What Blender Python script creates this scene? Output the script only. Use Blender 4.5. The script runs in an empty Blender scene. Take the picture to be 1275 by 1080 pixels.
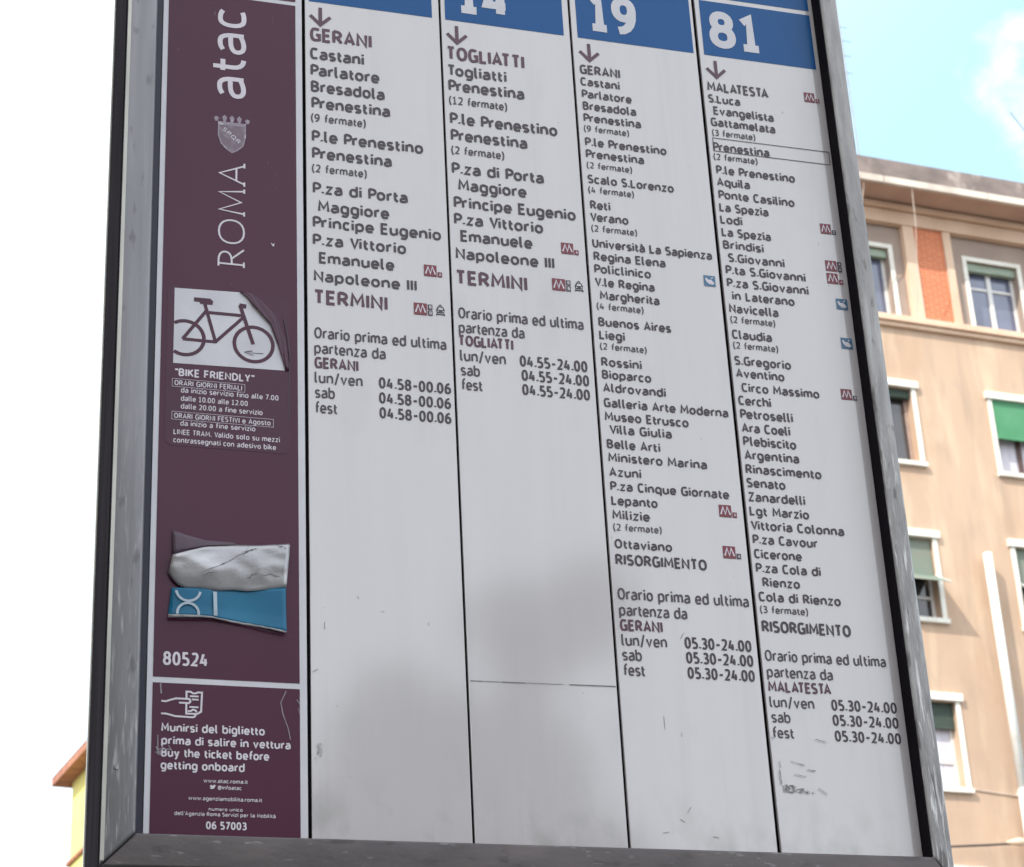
import bpy, bmesh, math, random
from mathutils import Vector, Matrix, noise
random.seed(7)
R = math.radians
SC = bpy.context.scene
COL = SC.collection

# ------------------------------------------------------------------ camera, sky, sun, exposure
cam_data = bpy.data.cameras.new('camera')
cam = bpy.data.objects.new('camera', cam_data)
COL.objects.link(cam)
YAW, PITCH, ROLL = 0.306843, 0.447094, -0.0530988
fwd = Vector((math.sin(YAW) * math.cos(PITCH), math.cos(YAW) * math.cos(PITCH), math.sin(PITCH)))
rt = Vector((math.cos(YAW), -math.sin(YAW), 0))
up = rt.cross(fwd)
rt2 = rt * math.cos(ROLL) + up * math.sin(ROLL)
up2 = -rt * math.sin(ROLL) + up * math.cos(ROLL)
cam.matrix_world = Matrix(((rt2.x, up2.x, -fwd.x, 0), (rt2.y, up2.y, -fwd.y, 0), (rt2.z, up2.z, -fwd.z, 1.6), (0, 0, 0, 1)))
cam_data.sensor_width = 36
cam_data.lens = 2742.54 / 1275 * 36
cam_data.clip_start = 0.05
cam_data.clip_end = 3000
cam_data.dof.use_dof = True
cam_data.dof.focus_distance = 2.25
cam_data.dof.aperture_fstop = 24
SC.camera = cam

SUN_AZ, SUN_EL = 232.0, 42.0          # compass style: clockwise from +Y
world = bpy.data.worlds.new('World')
SC.world = world
world.use_nodes = True
wn, wl = world.node_tree.nodes, world.node_tree.links
wn.clear()
def W(t, **k):
    n = wn.new(t)
    for a, b in k.items(): setattr(n, a, b)
    return n
def wmath(op, a, b=None, c=None, clamp=False):
    n = W('ShaderNodeMath', operation=op, use_clamp=clamp)
    for i, v in enumerate((a, b, c)):
        if v is None: continue
        if isinstance(v, (int, float)): n.inputs[i].default_value = v
        else: wl.new(v, n.inputs[i])
    return n.outputs[0]
def wdot(vec_out, v):
    n = W('ShaderNodeVectorMath', operation='DOT_PRODUCT'); wl.new(vec_out, n.inputs[0]); n.inputs[1].default_value = v
    return n.outputs['Value']
def wramp(v, a, b):
    n = W('ShaderNodeMapRange', interpolation_type='SMOOTHSTEP'); wl.new(v, n.inputs['Value'])
    n.inputs['From Min'].default_value = a; n.inputs['From Max'].default_value = b
    return n.outputs['Result']
sky = W('ShaderNodeTexSky', sky_type='NISHITA', sun_disc=False, sun_elevation=R(SUN_EL), sun_rotation=R(SUN_AZ), altitude=30, air_density=1.0, dust_density=1.6, ozone_density=1.0)
tc = W('ShaderNodeTexCoord')
D_ = tc.outputs['Generated']
hz = wramp(wdot(D_, (math.sin(R(SUN_AZ)), math.cos(R(SUN_AZ)), 0)), -0.80, -0.52)     # whiter towards the sun side
nz = W('ShaderNodeTexNoise'); nz.inputs['Scale'].default_value = 3.2; nz.inputs['Detail'].default_value = 7; nz.inputs['Roughness'].default_value = 0.55
wl.new(D_, nz.inputs['Vector'])
puff = wdot(D_, Vector((0.4600, 0.7080, 0.5360)).normalized())
puff = wramp(wmath('ADD', puff, wmath('MULTIPLY', wmath('SUBTRACT', nz.outputs['Fac'], 0.5), 0.02)), 0.9980, 0.99985)
cl = wramp(nz.outputs['Fac'], 0.50, 0.72)
f1 = wmath('MAXIMUM', cl, puff)
fac = wmath('MAXIMUM', wmath('MULTIPLY', hz, 0.82), f1)
air = W('ShaderNodeMix', data_type='RGBA'); air.inputs['Factor'].default_value = 0.55; wl.new(sky.outputs['Color'], air.inputs['A']); air.inputs['B'].default_value = (5.0, 8.2, 9.8, 1)   # thin bright high haze
mx = W('ShaderNodeMix', data_type='RGBA')
wl.new(fac, mx.inputs['Factor']); wl.new(air.outputs['Result'], mx.inputs['A']); mx.inputs['B'].default_value = (11.0, 11.6, 12.2, 1)
bg = W('ShaderNodeBackground'); bg.inputs['Strength'].default_value = 0.12
wl.new(mx.outputs['Result'], bg.inputs['Color'])
wo = W('ShaderNodeOutputWorld'); wl.new(bg.outputs[0], wo.inputs['Surface'])

sun_d = bpy.data.lights.new('sun', 'SUN'); sun_d.energy = 2.9; sun_d.angle = R(0.55); sun_d.color = (1.0, 0.94, 0.84)
sun = bpy.data.objects.new('sun', sun_d); COL.objects.link(sun)
sv = Vector((math.sin(R(SUN_AZ)) * math.cos(R(SUN_EL)), math.cos(R(SUN_AZ)) * math.cos(R(SUN_EL)), math.sin(R(SUN_EL))))
sun.rotation_euler = sv.to_track_quat('Z', 'Y').to_euler()
sun.location = sv * 60
vs = SC.view_settings
vs.view_transform = 'Standard'; vs.look = 'None'; vs.gamma = 1; vs.use_curve_mapping = False
vs.exposure = 0.74

# ------------------------------------------------------------------ helpers
def mat(name, color, rough=0.6, metal=0.0, spec=0.5, var=0.0, scale=8.0, stretch=(1, 1, 1), bump=0.0, bscale=40.0, color2=None, thr=(0.35, 0.65), coat=0.0, detail=6):
    m = bpy.data.materials.new(name); m.use_nodes = True
    nt = m.node_tree; b = nt.nodes['Principled BSDF']
    b.inputs['Roughness'].default_value = rough; b.inputs['Metallic'].default_value = metal
    b.inputs['Specular IOR Level'].default_value = spec
    if coat: b.inputs['Coat Weight'].default_value = coat; b.inputs['Coat Roughness'].default_value = 0.08
    c1 = (*color, 1)
    if color2 is None: color2 = tuple(c * (1 - var) for c in color)
    tcn = nt.nodes.new('ShaderNodeTexCoord'); mp = nt.nodes.new('ShaderNodeMapping'); mp.inputs['Scale'].default_value = stretch
    nt.links.new(tcn.outputs['Object'], mp.inputs['Vector'])
    n = nt.nodes.new('ShaderNodeTexNoise'); n.inputs['Scale'].default_value = scale; n.inputs['Detail'].default_value = detail
    nt.links.new(mp.outputs[0], n.inputs['Vector'])
    r = nt.nodes.new('ShaderNodeMapRange'); r.inputs['From Min'].default_value = thr[0]; r.inputs['From Max'].default_value = thr[1]
    nt.links.new(n.outputs['Fac'], r.inputs['Value'])
    mxn = nt.nodes.new('ShaderNodeMix'); mxn.data_type = 'RGBA'
    mxn.inputs['A'].default_value = c1; mxn.inputs['B'].default_value = (*color2, 1)
    nt.links.new(r.outputs[0], mxn.inputs['Factor']); nt.links.new(mxn.outputs['Result'], b.inputs['Base Color'])
    m['last'] = mxn.name
    if bump:
        n2 = nt.nodes.new('ShaderNodeTexNoise'); n2.inputs['Scale'].default_value = bscale; n2.inputs['Detail'].default_value = 5
        nt.links.new(mp.outputs[0], n2.inputs['Vector'])
        bp_ = nt.nodes.new('ShaderNodeBump'); bp_.inputs['Strength'].default_value = bump; bp_.inputs['Distance'].default_value = 0.01
        nt.links.new(n2.outputs['Fac'], bp_.inputs['Height']); nt.links.new(bp_.outputs[0], b.inputs['Normal'])
    return m
def overlay(m, color, scale, stretch, thr, amount=1.0, detail=8, zmask=None, rough=None, dist=0.0):
    """one more layer of wear over a material: a stretched noise, thresholded; zmask = (z0, z1) fades it in by object height"""
    nt = m.node_tree; b = nt.nodes['Principled BSDF']; prev = b.inputs['Base Color'].links[0].from_socket
    tcn = nt.nodes.new('ShaderNodeTexCoord'); mp = nt.nodes.new('ShaderNodeMapping'); mp.inputs['Scale'].default_value = stretch
    mp.inputs['Location'].default_value = (scale * .37, 1.7, scale * .11)
    nt.links.new(tcn.outputs['Object'], mp.inputs['Vector'])
    n = nt.nodes.new('ShaderNodeTexNoise'); n.inputs['Scale'].default_value = scale; n.inputs['Detail'].default_value = detail; n.inputs['Distortion'].default_value = dist
    nt.links.new(mp.outputs[0], n.inputs['Vector'])
    r = nt.nodes.new('ShaderNodeMapRange'); r.inputs['From Min'].default_value = thr[0]; r.inputs['From Max'].default_value = thr[1]
    r.inputs['To Max'].default_value = amount
    nt.links.new(n.outputs['Fac'], r.inputs['Value'])
    f = r.outputs[0]
    if zmask:
        sx = nt.nodes.new('ShaderNodeSeparateXYZ'); nt.links.new(tcn.outputs['Object'], sx.inputs[0])
        r2 = nt.nodes.new('ShaderNodeMapRange'); r2.inputs['From Min'].default_value = zmask[0]; r2.inputs['From Max'].default_value = zmask[1]
        nt.links.new(sx.outputs['Z'], r2.inputs['Value'])
        mu = nt.nodes.new('ShaderNodeMath'); mu.operation = 'MULTIPLY'; nt.links.new(f, mu.inputs[0]); nt.links.new(r2.outputs[0], mu.inputs[1]); f = mu.outputs[0]
    mxn = nt.nodes.new('ShaderNodeMix'); mxn.data_type = 'RGBA'; nt.links.new(f, mxn.inputs['Factor'])
    nt.links.new(prev, mxn.inputs['A']); mxn.inputs['B'].default_value = (*color, 1)
    nt.links.new(mxn.outputs['Result'], b.inputs['Base Color'])
    return m

class MB:
    def __init__(s): s.v = []; s.f = []; s.mi = []
    def quad(s, a, b, c, d, mi=0):
        n = len(s.v); s.v += [a, b, c, d]; s.f.append((n, n + 1, n + 2, n + 3)); s.mi.append(mi)
    def poly(s, pts, mi=0):
        n = len(s.v); s.v += list(pts); s.f.append(tuple(range(n, n + len(pts)))); s.mi.append(mi)
    def box(s, x0, x1, y0, y1, z0, z1, mi=0):
        n = len(s.v)
        s.v += [(x, y, z) for z in (z0, z1) for y in (y0, y1) for x in (x0, x1)]
        for q in ((0, 2, 3, 1), (4, 5, 7, 6), (0, 1, 5, 4), (2, 6, 7, 3), (0, 4, 6, 2), (1, 3, 7, 5)):
            s.f.append(tuple(n + i for i in q)); s.mi.append(mi)
    def tube(s, pts, r, seg=8, mi=0):
        pts = [Vector(p) for p in pts]; rs = r if isinstance(r, (list, tuple)) else [r] * len(pts)
        n0 = len(s.v)
        for i, p in enumerate(pts):
            t = (pts[min(i + 1, len(pts) - 1)] - pts[max(i - 1, 0)]).normalized()
            a = t.cross(Vector((0.13, 0.21, 0.97)) if abs(t.z) < .9 else Vector((1, 0.1, 0))).normalized(); b = t.cross(a)
            for k in range(seg):
                an = 2 * math.pi * k / seg; s.v.append(tuple(p + (a * math.cos(an) + b * math.sin(an)) * rs[i]))
        for i in range(len(pts) - 1):
            for k in range(seg):
                k2 = (k + 1) % seg
                s.f.append((n0 + i * seg + k, n0 + i * seg + k2, n0 + (i + 1) * seg + k2, n0 + (i + 1) * seg + k)); s.mi.append(mi)
        s.f.append(tuple(n0 + k for k in reversed(range(seg)))); s.mi.append(mi)
        s.f.append(tuple(n0 + (len(pts) - 1) * seg + k for k in range(seg))); s.mi.append(mi)
    def build(s, name, mats, parent=None, loc=None, bevel=0, smooth=False, label=None):
        me = bpy.data.meshes.new(name); me.from_pydata(s.v, [], s.f)
        for m in (mats if isinstance(mats, (list, tuple)) else [mats]): me.materials.append(m)
        for p, i in zip(me.polygons, s.mi): p.material_index = i; p.use_smooth = smooth
        if bevel:
            bm = bmesh.new(); bm.from_mesh(me)
            bmesh.ops.bevel(bm, geom=list(bm.edges), offset=bevel, segments=3, affect='EDGES', profile=0.6)
            for f in bm.faces: f.smooth = smooth
            bm.to_mesh(me); bm.free()
        me.update()
        o = bpy.data.objects.new(name, me); COL.objects.link(o)
        if parent: o.parent = parent
        if loc: o.location = loc
        if label: o['label'] = label
        return o
def thing(name, label, cat, loc=(0, 0, 0), rz=0.0, group=None):
    o = bpy.data.objects.new(name, None); COL.objects.link(o); o.location = loc; o.rotation_euler = (0, 0, rz)
    o['label'] = label; o['category'] = cat
    if group: o['group'] = group
    return o
def tag(o, label, cat, group=None):
    o['label'] = label; o['category'] = cat
    if group: o['group'] = group
    return o
def struct(o): o['kind'] = 'structure'; return o
def copy_tree(o, parent=None):
    c = o.copy(); COL.objects.link(c); c.parent = parent
    for ch in list(o.children): copy_tree(ch, c)
    return c

# ------------------------------------------------------------------ stroke lettering
# every glyph: (width, [strokes]); a stroke is a list of (x, y[, r]); r = corner radius; y: 0 baseline, .72 x-height, 1 cap height
X_ = 0.755
def rr(*p, r=.26, closed=False): return ('c' if closed else 'o', [(q[0], q[1], q[2] if len(q) > 2 else r) for q in p])
def ss(*p): return ('o', [(q[0], q[1], 0) for q in p])
BOWL_B = rr((0, .60), (.10, X_, .12), (.54, X_), (.54, 0), (.10, 0, .12), (0, .12))
def mir(st, w): return (st[0], [(w - x, y, r) for x, y, r in st[1]])
G = {
 'a': (.50, [rr((.05, .66), (.14, X_, .1), (.50, X_), (.50, 0)), rr((.50, .42), (0, .42), (0, 0), (.36, 0), (.50, .12))]),
 'b': (.54, [ss((0, 1.06), (0, 0)), BOWL_B]),
 'c': (.44, [rr((.44, .67), (.36, X_, .1), (0, X_), (0, 0), (.36, 0, .1), (.44, .05))]),
 'd': (.54, [ss((.54, 1.06), (.54, 0)), mir(BOWL_B, .54)]),
 'e': (.52, [rr((0, .36, 0), (.52, .36, 0), (.52, X_), (0, X_), (0, 0), (.40, 0, .1), (.50, .05))]),
 'f': (.36, [rr((.38, 1.07), (.13, 1.07), (.13, 0)), ss((0, .66), (.34, .66))]),
 'g': (.54, [mir(BOWL_B, .54), rr((.54, X_), (.54, -.27), (.12, -.27, .1), (.04, -.22))]),
 'h': (.52, [ss((0, 1.06), (0, 0)), rr((0, .56), (.14, X_, .14), (.52, X_), (.52, 0))]),
 'i': (0, [ss((0, X_), (0, 0)), ss((0, .90), (0, 1.03))]),
 'j': (.1, [rr((.1, X_), (.1, -.25), (-.05, -.25)), ss((.1, .90), (.1, 1.03))]),
 'k': (.46, [ss((0, 1.06), (0, 0)), ss((.43, X_), (.03, .33)), ss((.13, .42), (.48, 0))]),
 'l': (.14, [rr((0, 1.06), (0, 0, .16), (.16, 0))]),
 'm': (.88, [ss((0, X_), (0, 0)), rr((0, .57), (.12, X_, .12), (.44, X_, .2), (.44, 0)), rr((.44, .57), (.56, X_, .12), (.88, X_, .2), (.88, 0))]),
 'n': (.52, [ss((0, X_), (0, 0)), rr((0, .56), (.14, X_, .14), (.52, X_), (.52, 0))]),
 'o': (.54, [rr((.27, X_, 0), (.54, X_), (.54, 0), (.0, 0), (0, X_), (.27, X_, 0))]),
 'p': (.54, [ss((0, X_), (0, -.27)), BOWL_B]),
 'q': (.54, [ss((.54, X_), (.54, -.27)), mir(BOWL_B, .54)]),
 'r': (.32, [ss((0, X_), (0, 0)), rr((0, .54), (.12, X_, .14), (.34, X_, .1))]),
 's': (.42, [rr((.40, .67), (.32, X_, .1), (0, X_, .2), (0, .38, .16), (.42, .34, .16), (.42, 0, .2), (.08, 0, .1), (0, .05))]),
 't': (.34, [rr((.11, .93), (.11, 0, .22), (.35, 0)), ss((0, .66), (.33, .66))]),
 'u': (.52, [rr((0, X_), (0, 0), (.38, 0, .14), (.52, .15)), ss((.52, X_), (.52, 0))]),
 'v': (.52, [ss((0, X_), (.26, 0), (.52, X_))]),
 'w': (.80, [ss((0, X_), (.2, 0), (.4, X_), (.6, 0), (.8, X_))]),
 'x': (.50, [ss((0, X_), (.5, 0)), ss((.5, X_), (0, 0))]),
 'y': (.52, [ss((0, X_), (.27, .02)), rr((.52, X_), (.2, -.27, .1), (.04, -.27))]),
 'z': (.44, [ss((0, X_), (.44, X_), (0, 0), (.44, 0))]),
 'A': (.62, [ss((0, 0), (.31, 1), (.62, 0)), ss((.10, .29), (.52, .29))]),
 'B': (.54, [ss((0, 0), (0, 1)), rr((0, 1), (.50, 1), (.50, .53), (0, .53)), rr((0, .53), (.54, .53), (.54, 0), (0, 0))]),
 'C': (.52, [rr((.52, .93), (.42, 1, .1), (0, 1, .34), (0, 0, .34), (.42, 0, .1), (.52, .07))]),
 'D': (.60, [ss((0, 0), (0, 1)), rr((0, 1), (.60, 1, .34), (.60, 0, .34), (0, 0))]),
 'E': (.44, [ss((.46, 1), (0, 1), (0, 0), (.46, 0)), ss((0, .52), (.41, .52))]),
 'F': (.44, [ss((.46, 1), (0, 1), (0, 0)), ss((0, .50), (.41, .50))]),
 'G': (.58, [rr((.56, .93), (.46, 1, .1), (0, 1, .34), (0, 0, .34), (.44, 0, .1), (.58, .06, 0), (.58, .47, 0), (.34, .47))]),
 'H': (.58, [ss((0, 0), (0, 1)), ss((.58, 0), (.58, 1)), ss((0, .52), (.58, .52))]),
 'I': (0, [ss((0, 0), (0, 1))]),
 'J': (.3, [rr((.3, 1), (.3, 0), (0, 0))]),
 'K': (.54, [ss((0, 1), (0, 0)), ss((.52, 1), (.03, .47)), ss((.15, .58), (.56, 0))]),
 'L': (.42, [ss((0, 1), (0, 0), (.43, 0))]),
 'M': (.76, [ss((0, 0), (.05, 1), (.38, .28), (.71, 1), (.76, 0))]),
 'N': (.60, [ss((0, 0), (0, 1), (.60, 0), (.60, 1))]),
 'O': (.64, [rr((.32, 1, 0), (.64, 1, .36), (.64, 0, .36), (0, 0, .36), (0, 1, .36), (.32, 1, 0))]),
 'P': (.52, [ss((0, 0), (0, 1)), rr((0, 1), (.52, 1), (.52, .43), (0, .43))]),
 'Q': (.64, [rr((.32, 1, 0), (.64, 1, .36), (.64, 0, .36), (0, 0, .36), (0, 1, .36), (.32, 1, 0)), ss((.4, .1), (.68, -.18))]),
 'R': (.54, [ss((0, 0), (0, 1)), rr((0, 1), (.50, 1), (.50, .46), (0, .46)), ss((.26, .46), (.56, 0))]),
 'S': (.48, [rr((.46, .94), (.36, 1, .1), (0, 1, .26), (0, .54, .2), (.48, .47, .2), (.48, 0, .26), (.10, 0, .1), (0, .06))]),
 'T': (.52, [ss((0, 1), (.52, 1)), ss((.26, 1), (.26, 0))]),
 'U': (.56, [rr((0, 1), (0, 0, .3), (.56, 0, .3), (.56, 1))]),
 'V': (.58, [ss((0, 1), (.29, 0), (.58, 1))]),
 'W': (.8, [ss((0, 1), (.2, 0), (.4, .9), (.6, 0), (.8, 1))]), 'X': (.54, [ss((0, 1), (.54, 0)), ss((.54, 1), (0, 0))]), 'Y': (.54, [ss((0, 1), (.27, .45), (.54, 1)), ss((.27, .5), (.27, 0))]),
 'Z': (.50, [ss((0, 1), (.50, 1), (0, 0), (.50, 0))]),
 '0': (.52, [rr((.26, 1, 0), (.52, 1, .3), (.52, 0, .3), (0, 0, .3), (0, 1, .3), (.26, 1, 0))]),
 '1': (.44, [ss((.02, .84), (.24, 1), (.24, 0)), ss((.0, 0), (.46, 0))]),
 '2': (.50, [rr((.02, .93), (.1, 1, .1), (.50, 1, .28), (.50, .52, .2), (0, 0, 0), (.52, 0))]),
 '3': (.48, [rr((.02, .94), (.1, 1, .1), (.46, 1), (.46, .53), (.14, .53)), rr((.14, .53), (.50, .53), (.50, 0), (.08, 0, .1), (0, .06))]),
 '4': (.54, [ss((.22, 1), (0, .27), (.56, .27)), ss((.40, .60), (.40, 0))]),
 '5': (.48, [rr((.46, 1, 0), (.06, 1, 0), (.04, .58, 0), (.50, .60, .28), (.50, 0, .28), (.08, 0, .1), (0, .06))]),
 '6': (.52, [rr((.46, 1), (.0, 1, .4), (0, .3)), rr((.26, .58, 0), (.52, .58), (.52, 0), (0, 0), (0, .58), (.26, .58, 0))]),
 '7': (.48, [ss((0, 1), (.48, 1), (.14, 0))]),
 '8': (.52, [rr((.26, .54, 0), (.49, .54), (.49, 1), (.03, 1), (.03, .54), (.26, .54, 0)), rr((.26, .54, 0), (.53, .54), (.53, 0), (-.01, 0), (-.01, .54), (.26, .54, 0))]),
 '9': (.52, [rr((.06, 0), (.52, 0, .4), (.52, .7)), rr((.26, .42, 0), (.52, .42), (.52, 1), (0, 1), (0, .42), (.26, .42, 0))]),
 '.': (0, [ss((0, 0), (0, .13))]), "'": (0, [ss((0, 1.02), (0, .78))]),
 '-': (.40, [ss((0, .44), (.40, .44))]), '/': (.36, [ss((0, -.12), (.36, 1.1))]),
 '(': (.18, [rr((.18, 1.1), (0, .8, .3), (0, .1, .3), (.18, -.2))]), ')': (.18, [rr((0, 1.1), (.18, .8, .3), (.18, .1, .3), (0, -.2))]),
 '"': (.16, [ss((0, 1.02), (.02, .76)), ss((.18, 1.02), (.2, .76))]),
 '@': (.8, [rr((.6, .2), (.6, .7), (.25, .7), (.25, .2), (.8, .2), (.8, .95), (0, .95), (0, -.1), (.7, -.1), r=.3)]),
}
G['à'] = (G['a'][0], G['a'][1] + [ss((.12, 1.02), (.30, .86))])
def smooth_path(pts):
    out = []
    for i, (x, y, r) in enumerate(pts):
        if r == 0 or i in (0, len(pts) - 1): out.append(Vector((x, y))); continue
        p = Vector((x, y)); a = Vector(pts[i - 1][:2]) - p; b = Vector(pts[i + 1][:2]) - p
        la, lb = a.length, b.length
        fa = .5 if (i - 1 > 0 and pts[i - 1][2] > 0) else 1.0
        fb = .5 if (i + 1 < len(pts) - 1 and pts[i + 1][2] > 0) else 1.0
        ra, rb = min(r * 1.25, la * fa), min(r * 1.25, lb * fb)
        p0 = p + a * (ra / la); p2 = p + b * (rb / lb)
        for k in range(6):
            t = k / 5; q = p0 * (1 - t) ** 3 + (p0.lerp(p, .62)) * 3 * t * (1 - t) ** 2 + (p2.lerp(p, .62)) * 3 * t * t * (1 - t) + p2 * t ** 3
            out.append(q)
    res = [out[0]]
    for q in out[1:]:
        if (q - res[-1]).length > 1e-5: res.append(q)
    return res
def ribbon(mb, P, hw, y, tf, mi=0):
    """flat stroke of half width hw along the 2D path P; tf maps 2D to 3D"""
    n = len(P); L = []; Rr = []
    closed = (P[0] - P[-1]).length < 1e-6
    for i in range(n):
        if closed: a, b, c = P[(i - 1) % (n - 1)] if i else P[n - 2], P[i], P[i + 1] if i < n - 1 else P[1]
        else: a, b, c = P[max(i - 1, 0)], P[i], P[min(i + 1, n - 1)]
        d1 = (b - a); d2 = (c - b)
        if d1.length < 1e-9: d1 = d2
        if d2.length < 1e-9: d2 = d1
        d1 = d1.normalized(); d2 = d2.normalized()
        n1 = Vector((-d1.y, d1.x)); n2 = Vector((-d2.y, d2.x)); m = n1 + n2
        if m.length < 0.25:
            L.append(b + n1 * hw); Rr.append(b - n1 * hw); L.append(b + n2 * hw); Rr.append(b - n2 * hw); continue
        m.normalize(); k = hw / max(m.dot(n1), .62)
        L.append(b + m * k); Rr.append(b - m * k)
    n0 = len(mb.v)
    for i, (l, r_) in enumerate(zip(L, Rr)):
        yy = y - 4.5e-6 * i / len(L); mb.v += [tf(l.x, l.y, yy), tf(r_.x, r_.y, yy)]
    for i in range(len(L) - 1):
        mb.f.append((n0 + 2 * i, n0 + 2 * i + 1, n0 + 2 * i + 3, n0 + 2 * i + 2)); mb.mi.append(mi)
WT = {'H': .192, 'N': .186, 'M': .190, 'L': .148, 'S': .155, 'T': .172, 'V': .128, 'B': .20, 'R': .07}
STEP = 6e-6
def kern(a, b):
    k = 0
    if a + b in ('AT', 'TA', 'LT', 'AV', 'VA'): k = .16
    elif a in 'TPVF' and (b.islower() and b not in 'lhtb'): k = .12
    elif a in 'PVT' and b == '.': k = .08
    elif a in 'rft' and b not in 'i_ ': k = .06
    if b == 't': k += .05
    if a.isdigit(): k -= .05
    return k
def write(mb, s, x, z, width, cap, cls, y=-0.0005, mi=0, tf=None, gap=None):
    """letters of cap height cap on the baseline from (x, z), stretched to the width"""
    w = WT[cls]
    if tf is None: tf = lambda a, b, c: (a, c, b)
    gap = gap if gap is not None else (.125 if cls in 'HNMB' else .15)
    adv = []; tot = 0
    for ch, nx in zip(s, s[1:] + ' '):
        adv.append(tot); tot += (.46 if ch in '_ ' else G[ch][0] + w + gap - kern(ch, nx))
    tot -= gap
    fx = width / (tot * cap); cnt = 0
    hw = w * .5
    def my(v):
        if v <= 0: return hw + v * (1 + hw / .27 * .0) + (0 if v == 0 else 0)
        if v <= X_: return hw + v / X_ * (X_ - w)
        return X_ - hw + (v - X_) / (1 - X_) * (1 - X_)
    def my2(v, lower):
        if v <= 0: return hw + v
        if lower:
            return hw + v / X_ * (X_ - w) if v <= X_ else v + (X_ - hw - X_) + (0)
        return hw + v * (1 - w)
    for ch, a in zip(s, adv):
        if ch in '_ ': continue
        low = ch.islower()
        for kind, pts in G[ch][1]:
            q = [((a + hw + px) * fx, my2(py, low), r) for px, py, r in pts]
            P = [p * cap for p in smooth_path(q)]
            P = [Vector((p.x + x, p.y + z)) for p in P]
            ribbon(mb, P, hw * cap, y - (cnt % 24) * STEP, tf, mi); cnt += 1

# ------------------------------------------------------------------ ground and road
asphalt = mat('asphalt', (.055, .055, .058), rough=.9, var=.35, scale=3, bump=.4, bscale=60)
paving = mat('basalt_paving', (.16, .155, .15), rough=.85, var=.35, scale=5, bump=.3)
kerb_m = mat('travertine_kerb', (.38, .36, .33), rough=.8, var=.3, scale=6)
white_paint = mat('road_paint', (.75, .75, .72), rough=.7, var=.2, scale=20)
earth = mat('ground_earth', (.16, .15, .13), rough=.95, var=.3, scale=.4)
m = MB(); m.quad((-600, -600, -.16), (600, -600, -.16), (600, 600, -.16), (-600, 600, -.16)); struct(m.build('ground', earth))
m = MB(); m.box(-80, 80, -5.5, 4.2, -.14, 0); struct(m.build('pavement', paving))
m = MB(); m.box(-80, 80, 4.203, 4.35, -.14, .005); struct(m.build('kerb', kerb_m, bevel=.01))
m = MB(); m.quad((-80, 4.36, -.12), (80, 4.36, -.12), (80, 29, -.12), (-80, 29, -.12)); struct(m.build('road', asphalt))
m = MB()
for i in range(-12, 13): m.quad((i * 6, 16.4, -.116), (i * 6 + 3, 16.4, -.116), (i * 6 + 3, 16.55, -.116), (i * 6, 16.55, -.116))
struct(m.build('road_marking', white_paint))

# ------------------------------------------------------------------ the bus stop sign
SX, SY = 0.62, 1.9
sign = thing('bus_stop_sign', 'tall grey metal bus stop board listing the stops of several lines in four white columns', 'bus stop sign', (SX, SY, 0))
alu = mat('aged_aluminium', (.165, .16, .168), rough=.42, metal=.55, color2=(.115, .112, .12), scale=14, stretch=(6, 6, .5), bump=.12, bscale=120, thr=(.3, .7))
overlay(alu, (.30, .29, .29), 40, (3, 3, .35), (.56, .75), .5)
overlay(alu, (.05, .045, .045), 18, (3, 3, 1), (.62, .72), .5)
alu_left = mat('brushed_left_aluminium', (.21, .202, .21), rough=.38, metal=.6, color2=(.155, .15, .158), scale=14, stretch=(6, 6, .35), bump=.05, bscale=90, thr=(.3, .7))
overlay(alu_left, (.10, .096, .10), 5, (2, 2, .8), (.3, .7), .6, zmask=(2.75, 2.15))
overlay(alu_left, (.50, .48, .47), 150, (2.2, 2.2, .22), (.56, .74), .5, zmask=(2.62, 2.2))
overlay(alu_left, (.06, .055, .058), 30, (3, 3, 1), (.60, .70), .5)
alu_worn = mat('worn_aluminium', (.36, .34, .335), rough=.55, metal=.35, color2=(.25, .235, .235), scale=22, stretch=(5, 5, .7), bump=.2, bscale=150, thr=(.3, .7))
overlay(alu_worn, (.50, .485, .48), 30, (3, 3, .3), (.53, .70), .6)
overlay(alu_worn, (.07, .06, .062), 26, (4, 4, 1), (.60, .68), .6)
overlay(alu_worn, (.72, .70, .70), 95, (2.6, 2.6, .22), (.54, .66), .85, zmask=(2.70, 2.42), dist=.8)
overlay(alu_worn, (.13, .12, .125), 40, (2.6, 2.6, .4), (.50, .70), .7, zmask=(2.60, 2.25))
rail_brown = mat('grimy_rail', (.118, .098, .098), rough=.5, metal=.4, color2=(.075, .064, .066), scale=10, stretch=(1.5, 4, 3), bump=.05, bscale=60, thr=(.3, .7))
overlay(rail_brown, (.035, .03, .03), 30, (1, 3, 3), (.60, .70), .6)
overlay(rail_brown, (.22, .21, .21), 60, (1, 2, 4), (.64, .72), .6)
dark_side = mat('dark_side_tone', (.042, .037, .041), rough=.95, spec=.0, var=.3, scale=9, stretch=(4, 4, .6))  # side shade put into the colour, shared with the back board
shade_black = mat('black_inner_shade', (.008, .006, .009), rough=.8, spec=.08, var=.2)
shade_navy = mat('navy_gap_shade', (.016, .017, .034), rough=.45, spec=.4, var=.2)
maroon = mat('maroon_film', (.080, .019, .045), rough=.24, color2=(.070, .017, .039), scale=5, thr=(.3, .7), spec=.22)
overlay(maroon, (.2, .16, .2), 240, (1, 1, .25), (.70, .74), .35)
panel_m = mat('white_enamel', (.575, .535, .548), rough=.075, color2=(.548, .512, .520), scale=7, stretch=(5, 1, .45), thr=(.3, .7), spec=.72, detail=4, coat=.45)
overlay(panel_m, (.40, .395, .40), 9, (2.2, 1, 1), (.58, .80), .35)
overlay(panel_m, (.40, .39, .385), 16, (3, 1, .10), (.58, .80), .30)
overlay(panel_m, (.22, .20, .20), 120, (1, 1, .45), (.715, .735), .45)
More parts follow.
